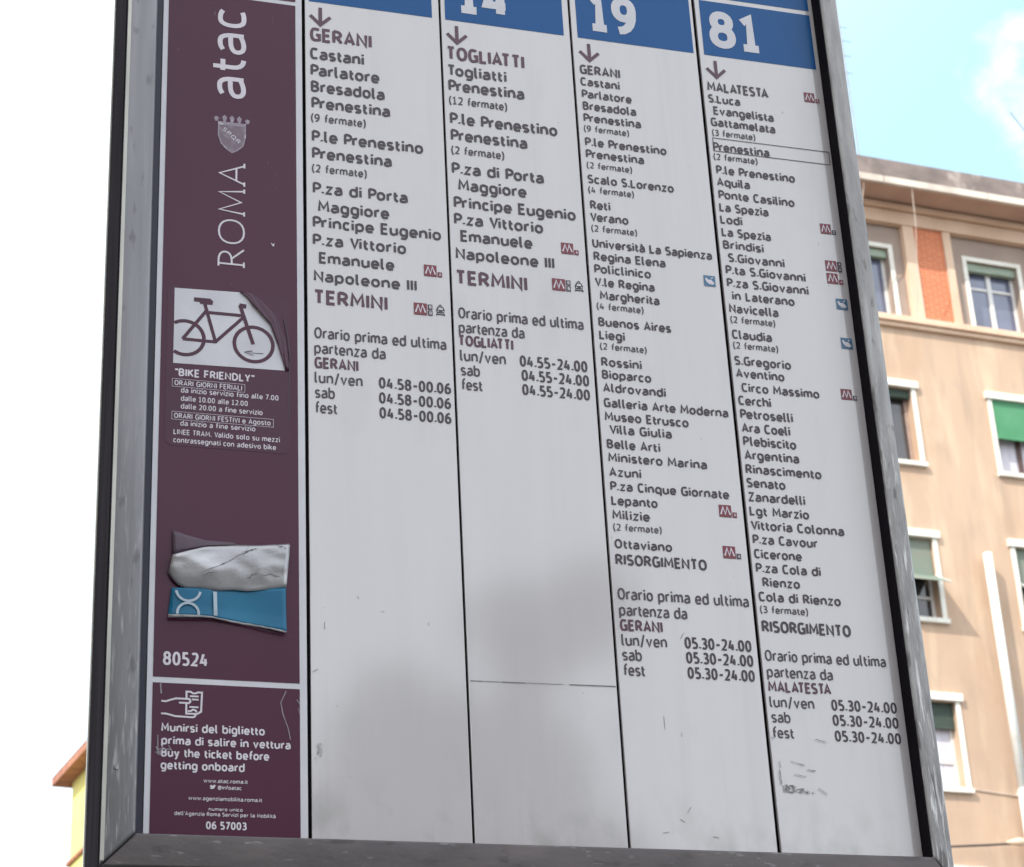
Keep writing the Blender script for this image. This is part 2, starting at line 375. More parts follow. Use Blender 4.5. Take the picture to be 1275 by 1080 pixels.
overlay(panel_m, (.30, .29, .27), 22, (1.6, 1, 1), (.50, .72), .55, zmask=(2.20, 2.13))
white_film = mat('white_film', (.60, .58, .62), rough=.3, var=.08, scale=30, spec=.5)
blue_m = mat('blue_film', (.010, .092, .285), rough=.26, color2=(.009, .082, .25), scale=6, thr=(.3, .7), spec=.2)
ink = mat('dark_ink', (.040, .020, .032), rough=.4, var=.15, scale=60)
ink_red = mat('maroon_ink', (.085, .022, .048), rough=.4, var=.15, scale=60)
ink_grey = mat('grey_ink', (.055, .034, .048), rough=.4, var=.15, scale=60)
ink_white = mat('white_print', (.66, .60, .66), rough=.35, var=.10, scale=60)
badge_red = mat('red_print', (.185, .012, .028), rough=.35, var=.1, scale=60)
badge_blue = mat('slate_blue_print', (.055, .15, .27), rough=.35, var=.1, scale=60)
ink_black = mat('black_print', (.03, .028, .033), rough=.4, var=.1, scale=60)
silver = mat('crumpled_foil', (.33, .315, .33), rough=.30, metal=.45, color2=(.34, .33, .34), scale=18, thr=(.35, .65), bump=.10, bscale=40)
overlay(silver, (.60, .58, .60), 20, (.7, 1, 1.8), (.48, .66), .5)
film_cyan = mat('blue_sticker_film', (.006, .110, .215), rough=.3, color2=(.012, .145, .26), scale=25, thr=(.3, .7), spec=.25)
film_lilac = mat('translucent_film_edge', (.10, .065, .09), rough=.4, spec=.25, var=.25, scale=40)

Lx = lambda x: x - SX
def sheet(x0, x1, z0, z1, y, name, mt, parent, label=None):
    m = MB(); m.quad((Lx(x0), y, z0), (Lx(x1), y, z0), (Lx(x1), y, z1), (Lx(x0), y, z1)); return m.build(name, mt, parent, label=label)
ZT = 3.62
# frame rails, mitred at the corners
def rail(pts_out, pts_in, y0, y1, mt, label, bev=.0022):
    m = MB(); a, b = pts_out; c, d = pts_in           # outer edge a-b, inner edge c-d (x, z)
    P = [a, b, d, c]
    n = [(Lx(p[0]), y0, p[1]) for p in P] + [(Lx(p[0]), y1, p[1]) for p in P]
    m.v = n; m.f = [(0, 1, 2, 3), (7, 6, 5, 4), (0, 4, 5, 1), (1, 5, 6, 2), (2, 6, 7, 3), (3, 7, 4, 0)]; m.mi = [0] * 6
    return m.build('frame_rail', mt, sign, bevel=bev, smooth=True, label=label)
XL0, XL1, XR0, XR1, ZB1 = .2045, .2350, .9975, 1.0190, 2.1295
ZB0 = ZB1 - .0300
rail(((XL0, ZB0), (XL0, ZT)), ((XL1, ZB1 - .0003), (XL1, ZT - .03)), 1.878 - SY, 1.983 - SY, alu_left, 'smooth grey left rail of the frame', .0035)
pale_edge = mat('pale_metal_edge', (.55, .53, .47), rough=.45, metal=.2, color2=(.36, .34, .31), scale=60, stretch=(1, 1, .15), thr=(.35, .65))
m = MB(); m.box(Lx(XL0) + .0001, Lx(XL0) + .0034, 1.8768 - SY, 1.8776 - SY, ZB0 + .004, ZT); m.build('edge_highlight_strip', pale_edge, sign, bevel=.0003)  # bright edge highlight of the rail, painted as a pale strip
rail(((XR1, ZT), (XR1, ZB0)), ((XR0, ZT - .03), (XR0, ZB1 - .0003)), 1.880 - SY, 1.983 - SY, alu_worn, 'scratched right rail of the frame with white scuffs', .004)
rail(((XR1 - .0008, ZB0), (XL0 + .0008, ZB0)), ((XR0, ZB1), (XL1, ZB1)), 1.8795 - SY, 1.982 - SY, rail_brown, 'dirty brownish bottom rail of the frame')
rail(((XL0 + .0008, ZT), (XR1 - .0008, ZT)), ((XL1, ZT - .0297), (XR0, ZT - .0297)), 1.8795 - SY, 1.982 - SY, alu, None)
# thin cheek paints the shade of the left outer side dark; rear flange
m = MB(); m.box(Lx(XL0) - .0016, Lx(XL0) - .0001, 1.8822 - SY, 1.985 - SY, ZB0, ZT); m.build('side_shade', dark_side, sign, label='dark sheet for the shade on the left outer side of the frame')
m = MB(); m.box(Lx(XL0) - .0030, Lx(XL0) + .02, 1.9855 - SY, 1.993 - SY, ZB0 - .003, ZT); m.build('rear_flange', pale_edge, sign, bevel=.001)
m = MB(); m.box(Lx(XR1) - .02, Lx(XR1) + .003, 1.9855 - SY, 1.993 - SY, ZB0 - .003, ZT); m.build('rear_flange', alu, sign, bevel=.001)
# inner strips: the shade inside the frame put in as dark colour
m = MB(); m.box(Lx(XR0) - .0009, Lx(XR0) - .0001, 1.8815 - SY, .012, ZB1 + .001, ZT - .031); m.build('inner_shade_strip', shade_black, sign)
m = MB(); m.box(Lx(XL1) + .0005, Lx(.2431), .0015, .012, ZB1 + .001, ZT - .031); m.build('inner_shade_strip', shade_navy, sign)
m = MB(); m.box(Lx(XL1) - .02, Lx(XR0) + .01, .0122, .078, ZB0 + .004, ZT - .003); m.build('back_board', dark_side, sign)
for px in (.32, .90):
    m = MB(); m.tube([(Lx(px), .06, 0), (Lx(px), .06, ZB0 + .002)], .03, 20); m.build('post', alu, sign, smooth=True)
    m = MB(); m.box(Lx(px) - .09, Lx(px) + .09, -.03, .15, 0, .012); m.build('base_plate', alu, sign, bevel=.002)
# screw in the left rail
m = MB(); m.tube([(Lx(.2163), 1.8778 - SY, 2.187), (Lx(.2163), 1.8765 - SY, 2.187)], .0024, 14); m.build('screw', alu_worn, sign)

# ---- maroon information column
info = MB(); info.box(Lx(.2435), Lx(.3910), 0, .004, 2.118, ZT - .032)
info = info.build('information_panel', white_film, sign, bevel=.0006, label='maroon column panel with white borders, vertical lettering and bicycle notice')
sheet(.2490, .3840, 2.2800, 3.0455, -.0003, 'maroon_field', maroon, info)
sheet(.2490, .3840, 2.1190, 2.2745, -.0003, 'maroon_field', maroon, info)
sheet(.2490, .3840, 3.0505, 3.57, -.0003, 'maroon_field', maroon, info)

# ---- four route panels
PX = {1: (.3946, .5436), 2: (.5461, .6941), 3: (.6969, .8446), 4: (.8485, .9966)}
BX = {1: (.3988, .5357), 2: (.5506, .6870), 3: (.7032, .8411), 4: (.8539, .9915)}
PLAB = {1: 'route panel with the narrowest list, headed Gerani and ending at Termini, beside the maroon column', 2: 'route panel of line 14, headed Togliatti', 3: 'route panel of line 19, ending at Risorgimento', 4: 'route panel of line 81, with the longest list'}
panel = {}
for k in (1, 2, 3, 4):
    x0, x1 = PX[k]
    m = MB(); m.box(Lx(x0), Lx(x1), 0, .004, 2.118, ZT - .032)
    panel[k] = m.build('route_panel', panel_m, sign, bevel=.0007, label=PLAB[k])
    sheet(BX[k][0], BX[k][1], 3.0545, 3.1305, -.0003, 'number_band', blue_m, panel[k])
    sheet(BX[k][0], BX[k][1], 3.1365, 3.34, -.0003, 'upper_band', blue_m, panel[k])
for k, s, x, w in ((2, '14', .5655, .0600), (3, '19', .7180, .0572), (4, '81', .8642, .0634)):
    m = MB(); write(m, s, Lx(x), 3.0662, w, .0515, 'B', y=-.0006, gap=.10); m.build('route_number', white_film, panel[k])
def arrow(mb, x, zt, zb, hw=.0015):
    tf = lambda a, b, c: (a, c, b); x = Lx(x)
    ribbon(mb, [Vector((x, zt)), Vector((x, zb + .001))], .0020, -.0005, tf)
    ribbon(mb, [Vector((x - .0110, zb + .0125)), Vector((x, zb + .0012)), Vector((x + .0110, zb + .0125))], .0019, -.00052, tf)
for k, x in ((1, .4112), (2, .5630), (3, .7153), (4, .8662)):
    m = MB(); arrow(m, x, 3.0475, 3.0238); m.build('arrow', ink_red, panel[k])

TEXT = """
1 H GERANI 0.4000 3.0028 0.0669 0.0178
1 N Castani 0.3998 2.9796 0.0582 0.0148
1 N Parlatore 0.4001 2.9586 0.0744 0.0146
1 N Bresadola 0.4003 2.9378 0.0794 0.0145
1 N Prenestina 0.4008 2.9172 0.0844 0.0144
1 S (9_fermate) 0.4000 2.9006 0.0586 0.0098
1 N P.le_Prenestino 0.4008 2.8758 0.1193 0.0142
1 N Prenestina 0.4008 2.8548 0.0848 0.0141
1 S (2_fermate) 0.4005 2.8383 0.0579 0.0095
1 N P.za_di_Porta 0.4011 2.8125 0.1005 0.0138
1 N Maggiore 0.4064 2.7909 0.0749 0.0137
1 N Principe_Eugenio 0.4008 2.7718 0.1353 0.0136
1 N P.za_Vittorio 0.4006 2.7509 0.0976 0.0135
1 N Emanuele 0.4068 2.7299 0.0783 0.0134
1 N Napoleone_III 0.4012 2.7085 0.1070 0.0131
1 H TERMINI 0.4009 2.6824 0.0760 0.0169
1 L Orario_prima_ed_ultima 0.4013 2.6434 0.1357 0.0126
1 L partenza_da 0.4011 2.6263 0.0724 0.0125
1 M GERANI 0.4012 2.6098 0.0440 0.0127
1 L lun/ven 0.4011 2.5934 0.0482 0.0123
1 L sab 0.4014 2.5769 0.0195 0.0123
1 L fest 0.4012 2.5604 0.0223 0.0122
1 T 04.58-00.06 0.4663 2.5936 0.0742 0.0124
1 T 04.58-00.06 0.4661 2.5769 0.0737 0.0123
1 T 04.58-00.06 0.4662 2.5604 0.0734 0.0123
2 H TOGLIATTI 0.5506 3.0018 0.0877 0.0179
2 N Togliatti 0.5507 2.9811 0.0664 0.0145
2 N Prenestina 0.5513 2.9611 0.0849 0.0149
2 S (12_fermate) 0.5511 2.9441 0.0649 0.0101
2 N P.le_Prenestino 0.5514 2.9189 0.1201 0.0147
2 N Prenestina 0.5515 2.8978 0.0848 0.0146
2 S (2_fermate) 0.5513 2.8810 0.0584 0.0099
2 N P.za_di_Porta 0.5510 2.8561 0.1016 0.0144
2 N Maggiore 0.5572 2.8360 0.0749 0.0143
2 N Principe_Eugenio 0.5516 2.8142 0.1342 0.0142
2 N P.za_Vittorio 0.5511 2.7938 0.0972 0.0140
2 N Emanuele 0.5573 2.7736 0.0780 0.0140
2 N Napoleone_III 0.5513 2.7521 0.1070 0.0138
2 H TERMINI 0.5501 2.7218 0.0769 0.0174
2 L Orario_prima_ed_ultima 0.5515 2.6821 0.1344 0.0129
2 L partenza_da 0.5513 2.6652 0.0696 0.0128
2 M TOGLIATTI 0.5503 2.6502 0.0578 0.0127
2 L lun/ven 0.5513 2.6329 0.0481 0.0127
2 L sab 0.5516 2.6163 0.0196 0.0126
2 L fest 0.5514 2.6000 0.0222 0.0125
2 T 04.55-24.00 0.6147 2.6328 0.0725 0.0128
2 T 04.55-24.00 0.6159 2.6166 0.0721 0.0127
2 T 04.55-24.00 0.6157 2.6003 0.0721 0.0126
3 M GERANI 0.7030 3.0060 0.0467 0.0124
3 N Castani 0.7027 2.9905 0.0455 0.0110
3 N Parlatore 0.7032 2.9743 0.0578 0.0109
3 N Bresadola 0.7033 2.9585 0.0617 0.0111
3 N Prenestina 0.7032 2.9429 0.0663 0.0110
3 S (9_fermate) 0.7026 2.9303 0.0520 0.0081
3 N P.le_Prenestino 0.7029 2.9116 0.0938 0.0112
3 N Prenestina 0.7028 2.8962 0.0666 0.0111
3 S (2_fermate) 0.7028 2.8831 0.0518 0.0080
3 N Scalo_S.Lorenzo 0.7028 2.8640 0.0984 0.0110
3 S (4_fermate) 0.7025 2.8518 0.0519 0.0081
3 N Reti 0.7034 2.8315 0.0225 0.0111
3 N Verano 0.7026 2.8164 0.0428 0.0110
3 S (2_fermate) 0.7027 2.8037 0.0515 0.0080
3 N Università_La_Sapienza 0.7026 2.7839 0.1357 0.0109
3 N Regina_Elena 0.7029 2.7681 0.0808 0.0109
3 N Policlinico 0.7027 2.7527 0.0633 0.0108
3 N V.le_Regina 0.7025 2.7368 0.0663 0.0107
3 N Margherita 0.7068 2.7210 0.0662 0.0107
3 S (4_fermate) 0.7023 2.7089 0.0519 0.0080
3 N Buenos_Aires 0.7029 2.6890 0.0805 0.0108
3 N Liegi 0.7027 2.6736 0.0281 0.0107
3 S (2_fermate) 0.7027 2.6616 0.0513 0.0077
3 N Rossini 0.7028 2.6419 0.0441 0.0106
3 N Bioparco 0.7026 2.6273 0.0537 0.0105
3 N Aldrovandi 0.7026 2.6121 0.0685 0.0105
3 N Galleria_Arte_Moderna 0.7023 2.5947 0.1366 0.0106
3 N Museo_Etrusco 0.7022 2.5792 0.0912 0.0106
3 N Villa_Giulia 0.7064 2.5647 0.0673 0.0105
3 N Belle_Arti 0.7023 2.5480 0.0574 0.0105
3 N Ministero_Marina 0.7027 2.5329 0.1068 0.0104
3 N Azuni 0.7026 2.5167 0.0341 0.0103
3 N P.za_Cinque_Giornate 0.7027 2.5011 0.1281 0.0103
3 N Lepanto 0.7026 2.4851 0.0492 0.0104
3 N Milizie 0.7025 2.4695 0.0398 0.0104
3 S (2_fermate) 0.7025 2.4573 0.0513 0.0076
3 N Ottaviano 0.7027 2.4381 0.0607 0.0102
3 M RISORGIMENTO 0.7024 2.4203 0.0966 0.0119
3 L Orario_prima_ed_ultima 0.7021 2.3835 0.1383 0.0124
3 L partenza_da 0.7024 2.3666 0.0708 0.0123
3 M GERANI 0.7022 2.3508 0.0438 0.0122
3 L lun/ven 0.7026 2.3354 0.0468 0.0121
3 L sab 0.7024 2.3201 0.0196 0.0121
3 L fest 0.7022 2.3046 0.0223 0.0120
3 T 05.30-24.00 0.7684 2.3361 0.0703 0.0122
3 T 05.30-24.00 0.7686 2.3207 0.0705 0.0122
3 T 05.30-24.00 0.7688 2.3050 0.0703 0.0121
4 M MALATESTA 0.8537 3.0055 0.0735 0.0129
4 N S.Luca 0.8534 2.9899 0.0381 0.0111
4 N Evangelista 0.8581 2.9740 0.0723 0.0113
4 N Gattamelata 0.8535 2.9585 0.0772 0.0113
4 S (3_fermate) 0.8537 2.9457 0.0516 0.0083
4 N Prenestina 0.8532 2.9258 0.0670 0.0114
4 S (2_fermate) 0.8525 2.9141 0.0522 0.0082
4 N P.le_Prenestino 0.8540 2.8957 0.0936 0.0113
4 N Aquila 0.8534 2.8801 0.0388 0.0112
4 N Ponte_Casilino 0.8537 2.8637 0.0898 0.0112
4 N La_Spezia 0.8531 2.8473 0.0576 0.0111
4 N Lodi 0.8527 2.8318 0.0256 0.0110
4 N La_Spezia 0.8528 2.8159 0.0575 0.0110
4 N Brindisi 0.8529 2.8001 0.0472 0.0109
4 N S.Giovanni 0.8574 2.7842 0.0655 0.0109
4 N P.ta_S.Giovanni 0.8530 2.7688 0.0930 0.0110
4 N P.za_S.Giovanni 0.8528 2.7528 0.0948 0.0110
4 N in_Laterano 0.8573 2.7371 0.0722 0.0109
4 N Navicella 0.8524 2.7212 0.0566 0.0109
4 S (2_fermate) 0.8525 2.7090 0.0514 0.0081
4 N Claudia 0.8526 2.6897 0.0454 0.0110
4 S (2_fermate) 0.8526 2.6780 0.0513 0.0080
4 N S.Gregorio 0.8524 2.6584 0.0642 0.0108
4 N Aventino 0.8525 2.6435 0.0548 0.0108
4 N Circo_Massimo 0.8572 2.6268 0.0884 0.0107
4 N Cerchi 0.8521 2.6110 0.0365 0.0111
4 N Petroselli 0.8526 2.5954 0.0591 0.0111
4 N Ara_Coeli 0.8527 2.5794 0.0542 0.0110
4 N Plebiscito 0.8527 2.5640 0.0593 0.0110
4 N Argentina 0.8526 2.5482 0.0609 0.0109
4 N Rinascimento 0.8522 2.5321 0.0846 0.0108
4 N Senato 0.8518 2.5165 0.0428 0.0108
4 N Zanardelli 0.8520 2.5007 0.0629 0.0107
4 N Lgt_Marzio 0.8518 2.4850 0.0657 0.0106
4 N Vittoria_Colonna 0.8517 2.4691 0.1031 0.0106
4 N P.za_Cavour 0.8521 2.4536 0.0717 0.0105
4 N Cicerone 0.8519 2.4377 0.0521 0.0104
4 N P.za_Cola_di 0.8522 2.4224 0.0709 0.0104
4 N Rienzo 0.8579 2.4071 0.0406 0.0103
4 N Cola_di_Rienzo 0.8521 2.3911 0.0894 0.0105
4 S (3_fermate) 0.8521 2.3787 0.0520 0.0078
4 M RISORGIMENTO 0.8522 2.3582 0.0964 0.0127
4 L Orario_prima_ed_ultima 0.8523 2.3279 0.1308 0.0118
4 L partenza_da 0.8525 2.3108 0.0705 0.0117
4 M MALATESTA 0.8524 2.2957 0.0669 0.0116
4 L lun/ven 0.8522 2.2798 0.0471 0.0114
4 L sab 0.8526 2.2642 0.0196 0.0114
4 L fest 0.8519 2.2484 0.0226 0.0113
4 T 05.30-24.00 0.9182 2.2795 0.0707 0.0116
4 T 05.30-24.00 0.9178 2.2638 0.0710 0.0116
4 T 05.30-24.00 0.9182 2.2477 0.0711 0.0114
0 T 80524 0.2581 2.2913 0.0409 0.0134
0 N Munirsi_del_biglietto 0.2576 2.2283 0.0937 0.0083
0 N prima_di_salire_in_vettura 0.2579 2.2162 0.1172 0.0082
0 N Buy_the_ticket_before 0.2581 2.2048 0.0972 0.0082
0 N getting_onboard 0.2577 2.1933 0.0753 0.0082
0 S www.atac.roma.it 0.2963 2.1824 0.0398 0.0037
0 S @infoatac 0.3091 2.1765 0.0213 0.0037
0 S www.agenziamobilita.roma.it 0.2830 2.1660 0.0661 0.0037
0 S numero_unico 0.3010 2.1568 0.0304 0.0031
0 S dell'Agenzia_Roma_Servizi_per_la_Mobilità 0.2707 2.1518 0.0905 0.0036
0 N 06_57003 0.2990 2.1399 0.0362 0.0072
5 N "BIKE_FRIENDLY" 0.2633 2.5874 0.0772 0.0087
5 L ORARI_GIORNI_FERIALI 0.2630 2.5773 0.0657 0.0057
5 L da_inizio_servizio_fino_alle_7.00 0.2694 2.5698 0.0954 0.0057
5 L dalle_10.00_alle_12.00 0.2695 2.5609 0.0650 0.0057
5 L dalle_20.00_a_fine_servizio 0.2696 2.5525 0.0793 0.0057
5 L ORARI_GIORNI_FESTIVI_e_Agosto 0.2633 2.5420 0.0935 0.0056
5 L da_inizio_a_fine_servizio 0.2694 2.5343 0.0725 0.0056
5 L LINEE_TRAM._Valido_solo_su_mezzi 0.2631 2.5247 0.1027 0.0056
5 L contrassegnati_con_adesivo_bike 0.2630 2.5161 0.0991 0.0056
"""
for ln in TEXT.strip().split('\n'):
    pn, cl, s, x, z, w, cap = ln.split(); pn = int(pn); x, z, w, cap = float(x), float(z), float(w), float(cap)
    if pn in panel:
        low = z < {1: 2.66, 2: 2.70, 3: 2.41, 4: 2.345}[pn]; par = panel[pn]
        mt = {'H': ink_red, 'M': ink_red, 'N': ink, 'L': ink_grey, 'S': ink_grey, 'T': ink}[cl]
        if cl in 'HM' and not low: kind = 'terminus_name'
        else: kind = 'timetable_line' if low else ('stop_count' if cl == 'S' else 'stop_name')
        if kind == 'terminus_name' and pn > 2: mt = ink
    else:
        par, mt = info, ink_white
        kind = 'stop_code' if s == '80524' else ('notice_line' if pn == 0 else 'bicycle_notice_line')
    mb = MB(); write(mb, s, Lx(x), z, w, cap, cl, y=-.0007 if pn in (0, 5) else -.0005); mb.build(kind, mt, par)

def frame_box(mb, x0, x1, z0, z1, t, y, mi=0):
    for a, b, c, d in ((x0, x1, z0, z0 + t), (x0, x1, z1 - t, z1), (x0, x0 + t, z0 + t, z1 - t), (x1 - t, x1, z0 + t, z1 - t)):
        mb.quad((Lx(a), y, c), (Lx(b), y, c), (Lx(b), y, d), (Lx(a), y, d), mi)
m = MB(); frame_box(m, .8532, .9938, 2.9250, 2.9428, .0008, -.0006); m.build('current_stop_outline', ink, panel[4])

# ---- small badges
def rect(mb, x0, x1, z0, z1, y, mi): mb.quad((Lx(x0), y, z0), (Lx(x1), y, z0), (Lx(x1), y, z1), (Lx(x0), y, z1), mi)
tf0 = lambda a, b, c: (a, c, b)
def stroke(mb, pts, hw, y, mi): ribbon(mb, [Vector((Lx(a), b)) for a, b in pts], hw, y, tf0, mi)
def metro(k, x, zt, small='A', n=1, s=.0132, col=3):
    m = MB(); zb = zt - s; rect(m, x, x + s, zb, zt, -.0005, 0)
    q = s * .1
    stroke(m, [(x + q * 1.2, zb + q * 2), (x + q * 3.2, zt - q * 1.8), (x + q * 4.9, zb + q * 2.2), (x + q * 6.6, zt - q * 1.8), (x + q * 8.8, zb + q * 2)], s * .065, -.0007, 1)
    w = s * .44
    for j in range(n):
        xx = x + s + .0009
        z0 = zb + j * (w + .0009)
        mi = 2 if (small != 'AC' or j == 1) else 0
        cnt = 2 if small == 'B1' else 1
        for i in range(cnt):
            rect(m, xx + i * (w * .92), xx + i * (w * .92) + w * .82, z0, z0 + w, -.0005, mi)
            write(m, 'A' if small in ('A', 'AC') else 'B1'[i] if small == 'B1' else small, Lx(xx + i * w * .92 + w * .25), z0 + w * .2, w * .4, w * .62, 'T', y=-.0007, mi=1)
    return m.build('metro_badge', [badge_red, ink_white, {1: badge_red, 2: badge_red}.get(col, ink_grey)], panel[k])
metro(1, .5165, 2.7412, 'A', 1, .0134, 1); metro(1, .5045, 2.6952, 'B', 2, .0137, 3)
metro(2, .6672, 2.7855, 'A', 1, .0134, 1); metro(2, .6546, 2.7408, 'B', 2, .0143, 3)
metro(3, .8181, 2.4943, 'A', 1, .0134, 1); metro(3, .8181, 2.4488, 'A', 1, .0134, 3)
metro(4, .9718, 3.0204, 'C', 1, .0128, 1); metro(4, .9713, 2.8464, 'C', 1, .0128, 3); metro(4, .9720, 2.7995, 'A', 2, .0133, 3)
metro(4, .9718, 2.7836, 'A', 1, .0132, 1); metro(4, .9712, 2.6412, 'B', 1, .0126, 3)
def train(k, x, zt, w=.0088, h=.0130):
    m = MB(); zb = zt - h; t = lambda a, b: (x + a * w, zb + b * h)
    P = [t(.06, .25), t(.0, .55), t(.18, .82), t(.82, .82), t(1, .55), t(.94, .25)]
    m.poly([(Lx(a), -.0005, b) for a, b in P], 0)
    m.poly([(Lx(a), -.0007, b) for a, b in (t(.2, .52), t(.8, .52), t(.72, .72), t(.28, .72))], 1)
    for a in (.2, .8): m.poly([(Lx(x + w * (a + .09 * math.cos(u))), -.0007, zb + h * .38 + w * .09 * math.sin(u)) for u in [i * math.pi / 4 for i in range(8)]], 1)
    stroke(m, [t(.3, .86), t(.5, .98), t(.7, .86)], .0005, -.0005, 0)
    stroke(m, [t(.1, .2), t(.0, .03)], .0006, -.0005, 0); stroke(m, [t(.9, .2), t(1.0, .03)], .0006, -.0005, 0); stroke(m, [t(.1, .12), t(.9, .12)], .0006, -.00052, 0)
    m.build('railway_badge', [ink_black, white_film], panel[k])
train(1, .5280, 2.6955); train(2, .6796, 2.7405)
def bluebadge(k, x, zt, s=.0134):
    m = MB(); zb = zt - s; rect(m, x, x + s, zb, zt, -.0005, 0)
    m.poly([(Lx(x + a * s), -.0007, zb + b * s) for a, b in ((.10, .70), (.22, .78), (.40, .60), (.62, .62), (.90, .30), (.72, .16), (.40, .22), (.20, .42))], 1)
    stroke(m, [(x + .62 * s, zb + .70 * s), (x + .80 * s, zb + .86 * s)], .0005, -.0007, 1)
    m.build('interchange_badge', [badge_blue, ink_white], panel[k])
bluebadge(3, .8262, 2.7640, .0132); bluebadge(4, .9790, 2.7522); bluebadge(4, .9788, 2.7039)

# ---- vertical lettering and crest on the maroon column
def vtf(x0, z0): return lambda a, b, c: (x0 - b, c, z0 + a)
m = MB(); write(m, 'atac', 0, 0, .1130, .0400, 'V', y=-.0006, tf=vtf(Lx(.3311), 2.9168), gap=.16); m.build('vertical_lettering', ink_white, info)
SER = {'R': (.50, [ss((0, 0), (0, 1)), rr((0, 1), (.44, 1, .3), (.44, .48, .3), (0, .48)), ss((.20, .48), (.56, .0)), ss((-.10, 0), (.10, 0)), ss((-.10, 1), (.02, 1))]),
       'O': (.86, [rr((.43, 1, 0), (.86, 1, .46), (.86, 0, .46), (0, 0, .46), (0, 1, .46), (.43, 1, 0))]),
       'M': (.86, [ss((0, 0), (.10, 1), (.43, .12), (.76, 1), (.86, 0)), ss((-.08, 0), (.08, 0)), ss((.78, 0), (.94, 0))]),
       'A': (.70, [ss((0, 0), (.35, 1), (.70, 0)), ss((.13, .32), (.57, .32)), ss((-.08, 0), (.08, 0)), ss((.62, 0), (.80, 0))])}
sav = {k: G[k] for k in SER}; G.update(SER)
m = MB(); write(m, 'ROMA', 0, 0, .1190, .0274, 'R', y=-.0006, tf=vtf(Lx(.3308), 2.7172), gap=.20); m.build('vertical_lettering', ink_white, info)
G.update(sav)
crest_m = mat('pale_lilac_print', (.26, .20, .25), rough=.35, color2=(.5, .45, .5), scale=160, thr=(.55, .7))
crest_d = mat('dim_lilac_print', (.15, .095, .13), rough=.35, color2=(.24, .19, .23), scale=120, thr=(.5, .7))
m = MB()
sh = [(.3030, 2.8835), (.3028, 2.8700), (.3060, 2.8600), (.3120, 2.8535), (.3170, 2.8500), (.3225, 2.8535), (.3285, 2.8600), (.3305, 2.8700), (.3306, 2.8835)]
m.poly([(Lx(a), -.00045, b) for a, b in sh], 1)
stroke(m, sh + [sh[0]], .0007, -.0006, 0)
rect(m, .3022, .3312, 2.8838, 2.8868, -.0006, 0)
for i in range(5):
    a = .3022 + i * .00725; hgt = .0085 if i in (1, 2, 3) else .0062
    a += (-.0016, -.0004, 0, .0004, .0016)[i]
    m.poly([(Lx(a - .0012), -.0006, 2.8868), (Lx(a + .0012), -.0006, 2.8868), (Lx(a + .0026), -.0006, 2.8868 + hgt * .66), (Lx(a), -.0006, 2.8868 + hgt), (Lx(a - .0026), -.0006, 2.8868 + hgt * .66)], 0)
ca, sa = math.cos(R(-42)), math.sin(R(-42))
write(m, 'SPQR', 0, 0, .0235, .0046, 'T', y=-.0007, mi=2, tf=lambda a, b, c: (Lx(.3062) + a * ca - b * sa, c, 2.8770 + a * sa + b * ca))
m.build('crest', [crest_m, crest_d, ink_white], info)
m = MB(); rect(m, .3590, .3606, 2.7440, 2.7462, -.0006, 0); stroke(m, [(.3578, 2.7475), (.3590, 2.7446), (.3608, 2.7475)], .0004, -.0007, 0); m.build('paint_chip', ink_white, info)

# ---- bicycle notice
sticker_m = mat('sticker_film', (.078, .019, .044), rough=.22, color2=(.064, .020, .041), scale=9, thr=(.3, .7), spec=.24)
m = MB(); r_ = .008; x0, x1, z0, z1 = .2545, .3765, 2.5130, 2.6872
pts = []
for cx, cz, a0 in ((x1 - r_, z1 - r_, 0), (x0 + r_, z1 - r_, 90), (x0 + r_, z0 + r_, 180), (x1 - r_, z0 + r_, 270)):
    for k in range(5): pts.append((Lx(cx + r_ * math.cos(R(a0 + k * 22.5))), cz + r_ * math.sin(R(a0 + k * 22.5))))
n = len(pts); m.v = [(a, -.0006, b) for a, b in pts] + [(a, -.0003, b) for a, b in pts]
m.f = [tuple(range(n))] + [(i, i + n, (i + 1) % n + n, (i + 1) % n) for i in range(n)]; m.mi = [0] * (n + 1)
m.build('bicycle_sticker', sticker_m, info)
m = MB()
pic = [(.2613, 2.6848), (.3281, 2.6868), (.3335, 2.6825), (.3389, 2.6742), (.3480, 2.6650), (.3568, 2.6539), (.3640, 2.6326), (.3700, 2.6180), (.3711, 2.6035), (.2613, 2.6012)]
m.poly([(Lx(a), -.0008, b) for a, b in pic], 0)
def circ(mb, cx, cz, r, hw, a0, a1, y, mi):
    stroke(mb, [(cx + r * math.cos(R(a)), cz + r * math.sin(R(a))) for a in [a0 + (a1 - a0) * i / 40 for i in range(41)]], hw, y, mi)
circ(m, .2722, 2.6300, .0187, .00185, -124, 124, -.0010, 1)
circ(m, .3400, 2.6295, .0192, .00185, 0, 360, -.00101, 1)
for i, (pts, hw) in enumerate([([(.2700, 2.6285), (.3022, 2.6283), (.3300, 2.6590)], .0017), ([(.2700, 2.6285), (.2928, 2.6621)], .0017), ([(.2912, 2.6700), (.3022, 2.6283)], .0017), ([(.2920, 2.6605), (.3290, 2.6605)], .0017), ([(.3395, 2.6295), (.3262, 2.6720)], .0019), ([(.3255, 2.6718), (.3325, 2.6712)], .0024)]):
    stroke(m, pts, hw, -.00102 - i * .00001, 1)
m.poly([(Lx(a), -.0011, b) for a, b in ((.2805, 2.6760), (.2965, 2.6762), (.2995, 2.6735), (.2990, 2.6695), (.2870, 2.6692), (.2862, 2.6715), (.2805, 2.6715))], 1)
stroke(m, [(.3495, 2.6200), (.3312, 2.6196), (.3395, 2.6172)], .0004, -.0012, 2); stroke(m, [(.3312, 2.6202), (.3388, 2.6222)], .0004, -.0012, 2)
pic_white = mat('bicycle_picture_film', (.50, .48, .52), rough=.25, color2=(.60, .58, .62), scale=18, thr=(.35, .65))
m.build('bicycle_pictogram', [pic_white, sticker_m, ink_black], info)
